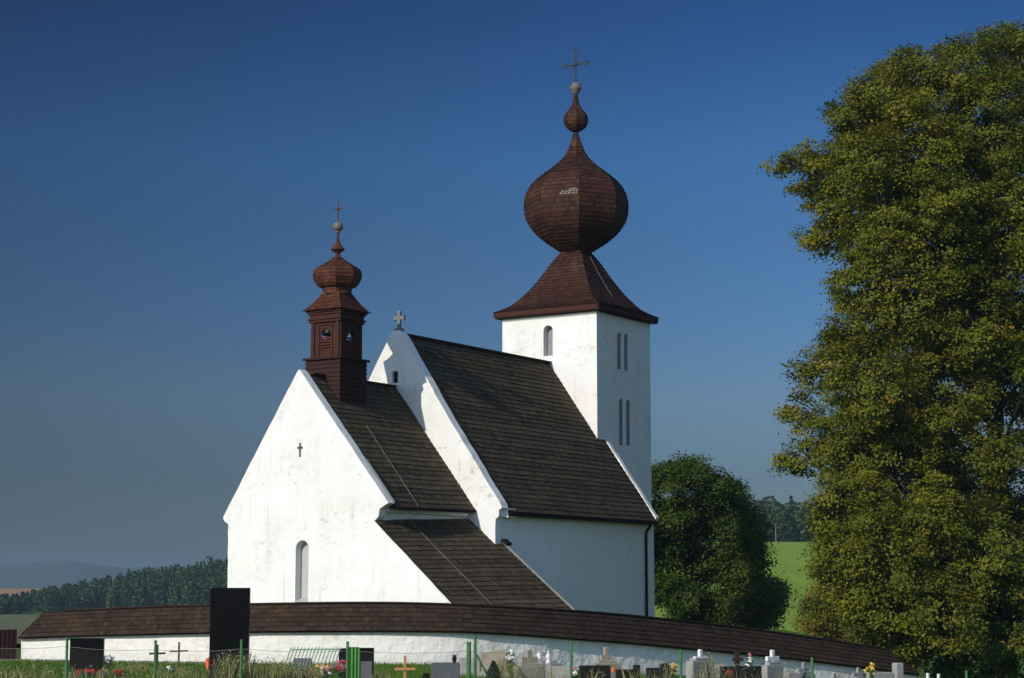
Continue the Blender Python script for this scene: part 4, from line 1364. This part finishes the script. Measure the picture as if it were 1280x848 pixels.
# white figures beside the pale cross
for q, (sx, h_, lab) in enumerate(((674.0, 815, 'little white statue at the left foot of the pale stone cross'), (685.5, 814, 'little white angel statue in front of the pale stone cross'))):
    r_, z = grave('statuette', lab, 'statue', sx, 57.2)
    zb = z(829.5 if q else 824)
    mb = MB(); ht = z(h_) - zb
    mb.lathe([(zb, .085), (zb + .05, .085), (zb + .06, .07), (zb + ht * .35, .05), (zb + ht * .6, .075), (zb + ht * .74, .06), (zb + ht * .78, .028), (zb + ht * .84, .045), (zb + ht * .92, .05), (zb + ht, .01)], 12)
    mb.box((-0.07, 0, zb + ht * .55), (0.035, 0.04, ht * .34), ry=R(16)); mb.box((0.07, 0, zb + ht * .55), (0.035, 0.04, ht * .34), ry=R(-16))
    mb.build('figure', M['whitestone'], r_, True)
    mb = MB(); mb.bbox((0, 0, zb / 2), (0.16, 0.16, zb), 0.01); mb.build('pedestal', M['greystone'], r_)
# large grey stone with tall pillar on the right
r_, z = grave('headstone', 'large grey headstone with a taller white edged pillar near the end of the wall', 'headstone', 1112, 54, R(30), GR)
mb = MB(); mb.bbox((-0.30, 0.1, z(840.5) / 2), (0.85, 0.2, z(840.5)), 0.02); mb.build('stone', M['greystone'], r_)
mb = MB(); mb.bbox((0.27, 0, z(829) / 2), (0.26, 0.22, z(829)), 0.02); mb.build('pillar', M['greystone'], r_)
r_, z = grave('headstone', 'plain grey headstone standing right of the first white topped cross', 'headstone', 893, 57.5, R(6), GR)
mb = MB(); mb.bbox((0, 0, z(831) / 2), (0.62, 0.16, z(831)), 0.02); mb.build('stone', M['greystone'], r_)
r_, z = grave('headstone', 'small grey stone between two white edged crosses on the right', 'headstone', 990, 57.0, R(30), GR)
mb = MB(); mb.bbox((0, 0, z(841) / 2), (0.5, 0.2, z(841)), 0.02); mb.build('stone', M['greystone'], r_)

# iron crosses left
def thin_cross(label, x, ytop, yarm, hw, Y, m, rad, flat=False, name='grave_cross'):
    r_, z = grave(name, label, 'grave cross', x, Y, R(6), 'plain grave crosses')
    mb = MB()
    if flat: mb.bbox((0, 0, z(ytop) / 2), (rad * 2, rad * 1.4, z(ytop)), 0.006)
    else: mb.tube([(0, 0, 0), (0, 0, z(ytop))], rad, 8)
    mb.build('upright', M[m], r_)
    mb = MB(); w_ = pxw(hw, Y)
    if flat: mb.bbox((0, -rad * 1.3, z(yarm)), (2 * w_, rad * 1.2, rad * 1.7), 0.006)
    else: mb.tube([(-w_, -0.01, z(yarm)), (w_, -0.01, z(yarm) + 0.012)], rad * 0.9, 8)
    mb.build('crossbar', M[m], r_)
thin_cross('thin dark iron cross close behind a green fence post', 197.2, 806, 817.3, 10, 60, 'iron', 0.035)
thin_cross('thin brown iron cross right of the other iron cross', 224.0, 803, 814.3, 11, 60, 'rustiron', 0.03)
thin_cross('plain orange wooden cross on the green lawn', 506.5, 820, 836.3, 13, 48, 'pinewood', 0.035, True)
thin_cross('dark brown wooden cross behind the wide black headstone', 921, 815.5, 824.5, 6.5, 58, 'darkwood', 0.07, True)

# vase on the grey granite stone
def vase(label, x, yb, yt, Y, m, wpx):
    f = at(x, yb, Y)
    r_ = w_ = pxw(wpx, Y) / 2; h_ = at(x, yt, Y).z - f.z
    mb = MB(); mb.lathe([(0, w_ * .7), (h_ * .1, w_ * .75), (h_ * .5, w_), (h_ * .8, w_ * .8), (h_ * .9, w_ * .7), (h_, w_ * .95)], 12)
    return tag(mb.build('vase', M[m], None, True, loc=f), label, 'vase')
vase('dark vase standing on the grey granite headstone', 568, 828.6, 819, 48, 'blackgranite', 6)

# lanterns
def lantern(label, x, Y, ytop, m, wpx, zlift=0.0, ybase=None):
    if ybase: f = at(x, ybase, Y)
    else: f = foot_at(x, Y)
    r_ = empty('grave_lantern', f); tag(r_, label, 'lantern', 'grave lanterns')
    h_ = at(x, ytop, Y).z - f.z; w_ = pxw(wpx, Y) / 2
    mb = MB(); mb.lathe([(0, w_ * .85), (h_ * .08, w_ * .9), (h_ * .12, w_ * .8), (h_ * .68, w_), (h_ * .72, w_ * .9)], 12); mb.build('glass_body', M[m], r_, True)
    mb = MB(); mb.lathe([(h_ * .72, w_ * 1.1), (h_ * .78, w_ * 1.1), (h_ * .9, w_ * .6), (h_, w_ * .2)], 12); mb.build('lid', M[m if m == 'orange' else 'iron'], r_, True)
lantern('bright orange grave lantern at the left foot of the tall black monument', 260, 46.5, 822, 'orange', 7, ybase=837)
lantern('dark grave lantern just right of the orange one', 269, 45.8, 824, 'iron', 6)
lantern('red orange grave lantern between two black headstones', 766.5, 52.5, 834.5, 'orange', 5.5, ybase=840)

# green panel, railing
f = foot_at(443, 47.6)
r_ = empty('ribbed_panel', f, R(0)); tag(r_, 'bright green ribbed metal panel standing against a narrow black headstone', 'panel')
W = pxw(13, 47.6); H = at(443, 809, 47.6).z - f.z
mb = MB(); n_ = 40
for k in range(n_):
    a0 = -W / 2 + W * k / n_; a1 = -W / 2 + W * (k + 1) / n_
    d0 = 0.028 * math.cos(k / n_ * 2 * PI * 3); d1 = 0.028 * math.cos((k + 1) / n_ * 2 * PI * 3)
    q = [Vector((a0, -d0, 0)), Vector((a1, -d1, 0)), Vector((a1, -d1, H)), Vector((a0, -d0, H))]
    mb.face(q); mb.face([p_ + Vector((0, 0.02, 0)) for p_ in q][::-1]); mb.face((q[3], q[2], q[2] + Vector((0, .02, 0)), q[3] + Vector((0, .02, 0))))
mb.build('sheet', M['brightgreen'], r_)
mb = MB(); mb.tube([(-W / 2 - .02, 0.05, -0.1), (-W / 2 - .02, 0.05, H + .0)], 0.025, 8); mb.tube([(W / 2, 0.05, -0.1), (W / 2, 0.05, H - .02)], 0.025, 8); mb.build('frame', M['greenpaint'], r_)

f = foot_at(395, 46.4)
r_ = empty('metal_railing', f, R(-14)); tag(r_, 'faded green metal railing of slanting bars beside the bright green panel', 'railing')
H = at(400, 809.5, 46.4).z - f.z
sl_ = 0.36
Wd = pxw(64, 47)
mb = MB()
for zz, x0_ in ((H - 0.06, 0.0), (0.35, 0)):
    off = sl_ * (zz / H - 1) 
    mb.tube([(-Wd / 2 + off, 0, zz), (Wd / 2 + off + 0.03, 0, zz + 0.02)], 0.02, 6)
mb.build('rail', M['palegreen'], r_)
for k in range(15):
    mb = MB(); xb = -Wd / 2 + Wd * k / 14
    mb.tube([(xb - sl_, 0, 0.0), (xb, 0, H + 0.015 * math.sin(k))], 0.013, 6); mb.build('bar', M['palegreen'], r_)
slab_stone('dark low stone seen through the green railing bars', 368, 390, 823, 50.5, 'greygranite', 0.14)

# ---- flowers and weeds
def bouquet(label, x, Y, ybase, wpx, hpx, cols, n=26, name='flowers', lm='flowerleaf', cat='flowers'):
    f = at(x, ybase, Y)
    r_ = empty(name, f); tag(r_, label, cat)
    w_, h_ = pxw(wpx, Y) / 2, pxw(hpx, Y)
    k = 160
    P = np.stack([RNG.normal(0, .5, k) * w_, RNG.normal(0, .5, k) * w_, RNG.uniform(0, 0.9, k) * h_], 1)
    leaf_mesh('leaves', P, 0.075, M[lm], r_, 0.3)
    for c in cols:
        mb = MB()
        for j in range(max(2, n // len(cols))):
            q = (random.gauss(0, .45) * w_, random.gauss(0, .45) * w_ - 0.03, random.uniform(.45, 1.02) * h_)
            rr = random.uniform(.022, .04)
            mb.ball(q, rr, 7, 0.6)
            for a in range(5):
                an = a * 2 * PI / 5 + random.random()
                d = Vector((math.cos(an), math.sin(an) * .6, math.sin(an) * .8))
                p_ = Vector(q); s_ = d.cross(Vector((0, 1, 0.3))).normalized() * rr * .55
                mb.face((p_, p_ + d * rr * 1.2 + s_, p_ + d * rr * 1.9, p_ + d * rr * 1.2 - s_))
        mb.build('blossoms', M[c], r_)
bouquet('white flowers with dark leaves right of the square black headstone', 135, 55, 838, 11, 20, ['white'], 12)
bouquet('low red flowers in front of the square black headstone', 108, 54, 846, 30, 8, ['red'], 34)
bouquet('low red flowers between white flowers and the lawn', 150, 54, 846, 16, 7, ['red'], 16)
bouquet('small white flowers at the foot of the brown iron cross', 213, 57, 841, 8, 8, ['white'], 10)
bouquet('lilac flowers among dry grass right of the tall black monument', 320, 44, 850, 9, 10, ['lilac'], 14)
bouquet('red and pink flowers in front of the railing next to the green panel', 427, 46.3, 850, 16, 22, ['red', 'rose'], 30)
bouquet('white and pink flowers in the middle of the railing', 404, 46.2, 852, 26, 18, ['white', 'rose', 'yellow'], 36)
bouquet('white ribbon flowers beside the slanted brown stone', 637.5, 56.5, 831, 9, 16, ['white'], 26)
bouquet('pink and white flowers beside the fence post, left of a black headstone', 718, 51.5, 850, 9, 14, ['rose', 'white'], 34)
bouquet('yellow topped flowers with broad green leaves between black and grey stones', 841, 52, 850, 12, 19, ['yellow'], 9)
bouquet('single red flower in front of the wide black headstone', 912, 51, 850, 6, 10, ['red'], 9)
bouquet('white flowers resting on the wide black headstone', 935, 53.6, 835.5, 7, 8, ['white'], 8)
bouquet('pink and white flowers sticking up behind the wide black headstone', 938.5, 57, 836, 4, 17, ['white', 'rose'], 4)
bouquet('yellow lilies in front of the large grey headstone', 1090, 53, 852, 6, 21, ['yellow'], 8)
bouquet('green plant with a few yellow blooms among the lily leaves', 1083, 55, 852, 10, 16, ['yellow'], 3)

# small conifer
f = foot_at(617, 53)
r_ = empty('conifer', f); tag(r_, 'small dark conifer in front of the slanted brown stone', 'conifer')
H = at(617, 827, 53).z - f.z
k = 900
u = RNG.uniform(0, 1, k); a = RNG.uniform(0, 2 * PI, k); rad = 0.26 * (1 - u) ** 0.8 * RNG.uniform(.5, 1.1, k)
leaf_mesh('foliage', np.stack([rad * np.cos(a), rad * np.sin(a), 0.05 + u * (H - .05)], 1), 0.09, M['needle'], r_, 0.1)
mb = MB(); mb.tube([(0, 0, -.1), (0, 0, H * .9)], [0.03, .006], 6); mb.build('stem', M['bark'], r_)

# grass
def blades(name, label, xy, hmin, hmax, wid, m, tints=None, lean=0.35, zoff=0.0, heights=None):
    n = len(xy)
    z = gh(xy[:, 0], xy[:, 1]) + zoff
    h_ = RNG.uniform(hmin, hmax, n) if heights is None else heights
    a = RNG.uniform(0, 2 * PI, n)
    la = RNG.uniform(0, 2 * PI, n); le = RNG.uniform(0, lean, n) * h_
    base = np.stack([xy[:, 0], xy[:, 1], z - 0.02], 1)
    side = np.stack([np.cos(a), np.sin(a), np.zeros(n)], 1) * (wid * RNG.uniform(.6, 1.4, n))[:, None] / 2
    mid_ = base + np.stack([np.cos(la) * le * .35, np.sin(la) * le * .35, h_ * .6], 1)
    tip = base + np.stack([np.cos(la) * le, np.sin(la) * le, h_], 1)
    v = np.empty((n, 5, 3))
    v[:, 0] = base - side; v[:, 1] = base + side; v[:, 2] = mid_ + side * .7; v[:, 3] = tip; v[:, 4] = mid_ - side * .7
    me = bpy.data.meshes.new(name)
    me.vertices.add(5 * n); me.vertices.foreach_set('co', v.reshape(-1).astype(np.float32))
    me.loops.add(5 * n); me.loops.foreach_set('vertex_index', np.arange(5 * n, dtype=np.int32))
    me.polygons.add(n); me.polygons.foreach_set('loop_start', np.arange(0, 5 * n, 5, dtype=np.int32)); me.polygons.foreach_set('loop_total', np.full(n, 5, dtype=np.int32))
    me.update(calc_edges=True)
    t_ = me.attributes.new('tint', 'FLOAT', 'FACE')
    if tints is None: tints = np.clip(RNG.normal(.45, .25, n), 0, 1)
    t_.data.foreach_set('value', tints.astype(np.float32))
    me.materials.append(m)
    o = bpy.data.objects.new(name, me); C.objects.link(o)
    return tag(o, label, 'grass', kind='stuff')

evx = np.array([e.x for e in ev]); evy = np.array([e.y for e in ev])
n = 110000
Yg = RNG.uniform(47, 88, n); Xg = RNG.uniform(-.29, .29, n) * Yg
ylim = np.interp(Xg, evx, evy) - 0.05
keep = Yg < ylim
pa = np.array([e - i_ * 1.5 for e, i_ in zip(ev, inn)])[:20]
onpath = (Xg < ev[19].x) & (Yg > np.interp(Xg, pa[:, 0], pa[:, 1]) + 0.05)
keep &= ~onpath
xy = np.stack([Xg, Yg], 1)[keep]
cl = np.array([mnoise.noise((x * .35, y * .35, 0)) for x, y in xy])
blades('grass', 'short green graveyard grass', xy, .06, .20, .022, M['grass_blade'], np.clip(RNG.normal(.42 + .3 * cl, .2), 0, 1), 0.5)
# tall dry grass in ragged clumps along the fence
pts = []; hs = []
clumps = [(40, 44, .55, 60), (60, 43, .5, 50), (95, 44, .5, 60), (130, 44, .45, 50), (165, 44, .4, 40), (200, 44, .5, 60), (235, 44, .5, 70), (262, 43, .55, 60), (285, 43, .95, 130), (298, 43, .75, 80), (312, 43, .9, 90), (335, 43, .75, 90),
          (350, 44, .65, 80), (365, 44, .62, 110), (378, 44, .66, 110), (392, 44, .6, 80), (20, 45, .5, 50), (5, 45, .5, 50), (628, 55.5, 1.05, 45), (642, 50, .5, 16), (653, 50, .55, 22), (690, 48, .45, 20), (705, 48, .45, 20),
          (880, 48, .85, 45), (886, 48, 1.0, 50), (893, 48, .75, 30), (830, 47, .6, 50), (795, 47, .55, 40), (745, 47, .45, 40), (560, 45, .4, 20), (480, 44, .4, 30), (930, 48, .6, 30), (980, 48, .6, 30), (1050, 50, .6, 30), (150, 60, .6, 50), (168, 62, .7, 50), (180, 60, .6, 40), (230, 58, .6, 40)]
for (x, Y, h_, k) in clumps:
    f = foot_at(x, Y)
    need = at(x, 838, Y).z - f.z
    for j in range(k):
        pts.append((f.x + random.gauss(0, .16), Y + random.gauss(0, .25)))
        hs.append(max(.15, (need + (h_ - .35) * .75) * random.uniform(.5, 1.05)))
blades('tall_grass', 'tall dry yellowish grass and weeds along the wire fence', np.array(pts), 0, 0, .024, M['dry_blade'], None, 0.35, heights=np.array(hs))
# seed heads
P = []
for (x, y), h_ in zip(pts, hs):
    if random.random() < .35:
        zb = gz(x, y)
        for j in range(7):
            P.append((x + random.gauss(0, .03), y + random.gauss(0, .03), zb + h_ * random.uniform(.72, 1.0)))
o = leaf_mesh('seed_heads', np.array(P), .045, M['dry_blade'], None, 0.1); tag(o, 'dry seed heads of the weeds along the wire fence', 'grass', kind='stuff')

# ---- wire fence with green posts
FY = 42.0
fpx = [(84, 799), (194.5, 803), (302, 802), (434.5, 804.5), (586, 805), (714, 804.5), (851, 815), (1015, 824.5), (1208, 841)]
f0 = foot_at(84, FY)
fence = empty('wire_fence', f0); tag(fence, 'low chain link fence with thin green metal posts along the graveyard edge', 'fence')
tops = []
for j, (x, y) in enumerate(fpx):
    tp = at(x, y, FY); bt_ = Vector((tp.x, tp.y, gz(tp.x, tp.y) - .15))
    mb = MB(); rr = .05 if x == 586 else .030
    q0, q1 = bt_ - f0, tp - f0
    mb.tube([q0, q1], rr, 10); mb.lathe([(0, rr * 1.15), (.03, rr * 1.15), (.045, rr * .4)], 10, q1)
    mb.build('post', M['greenpaint'], fence)
    tops.append(q1)
tp = at(594, 795, FY + .5); q1 = tp - f0; q0 = Vector((q1.x, q1.y, gz(tp.x, tp.y) - .15 - f0.z))
mb = MB(); mb.tube([q0, q1], .034, 10); mb.build('post', M['greenpaint'], fence)
mb = MB(); s0 = at(595.5, 818, FY + .5) - f0; s1 = at(615, 855, FY + .5) - f0; mb.tube([s0, s1], .022, 8); mb.build('strut', M['greenpaint'], fence)
tops_l = [at(-40, 799, FY) - f0] + tops
mb = MB(); mw = MB()
for a, b_ in zip(tops_l[:-1], tops_l[1:]):
    A0 = a - Vector((0, 0, .16)); B0 = b_ - Vector((0, 0, .16))
    sag = [A0.lerp(B0, t) - Vector((0, 0, .05 * 4 * t * (1 - t))) for t in (0, .25, .5, .75, 1)]
    mw.tube(sag, .006, 4)
    Ln = (B0 - A0).length; st = .065; n_ = int(Ln / st); hh = .95
    nv = int(hh / st)
    for k in range(-nv, n_):
        for sg in (1, -1):
            k0, k1 = max(k, 0), min(k + nv, n_)
            if k1 <= k0: continue
            if sg == 1: za, zb = (k0 - k) * st, (k1 - k) * st
            else: za, zb = hh - (k0 - k) * st, hh - (k1 - k) * st
            ta, tb2 = k0 / n_, k1 / n_
            pa_ = A0.lerp(B0, ta) + Vector((0, 0, -.05 * 4 * ta * (1 - ta) - hh + za)); pb_ = A0.lerp(B0, tb2) + Vector((0, 0, -.05 * 4 * tb2 * (1 - tb2) - hh + zb))
            mb.tube([pa_, pb_], .0012, 3, cap=False)
mb.build('wire_mesh', M['wire'], fence)
mw.build('top_wire', M['wire'], fence)
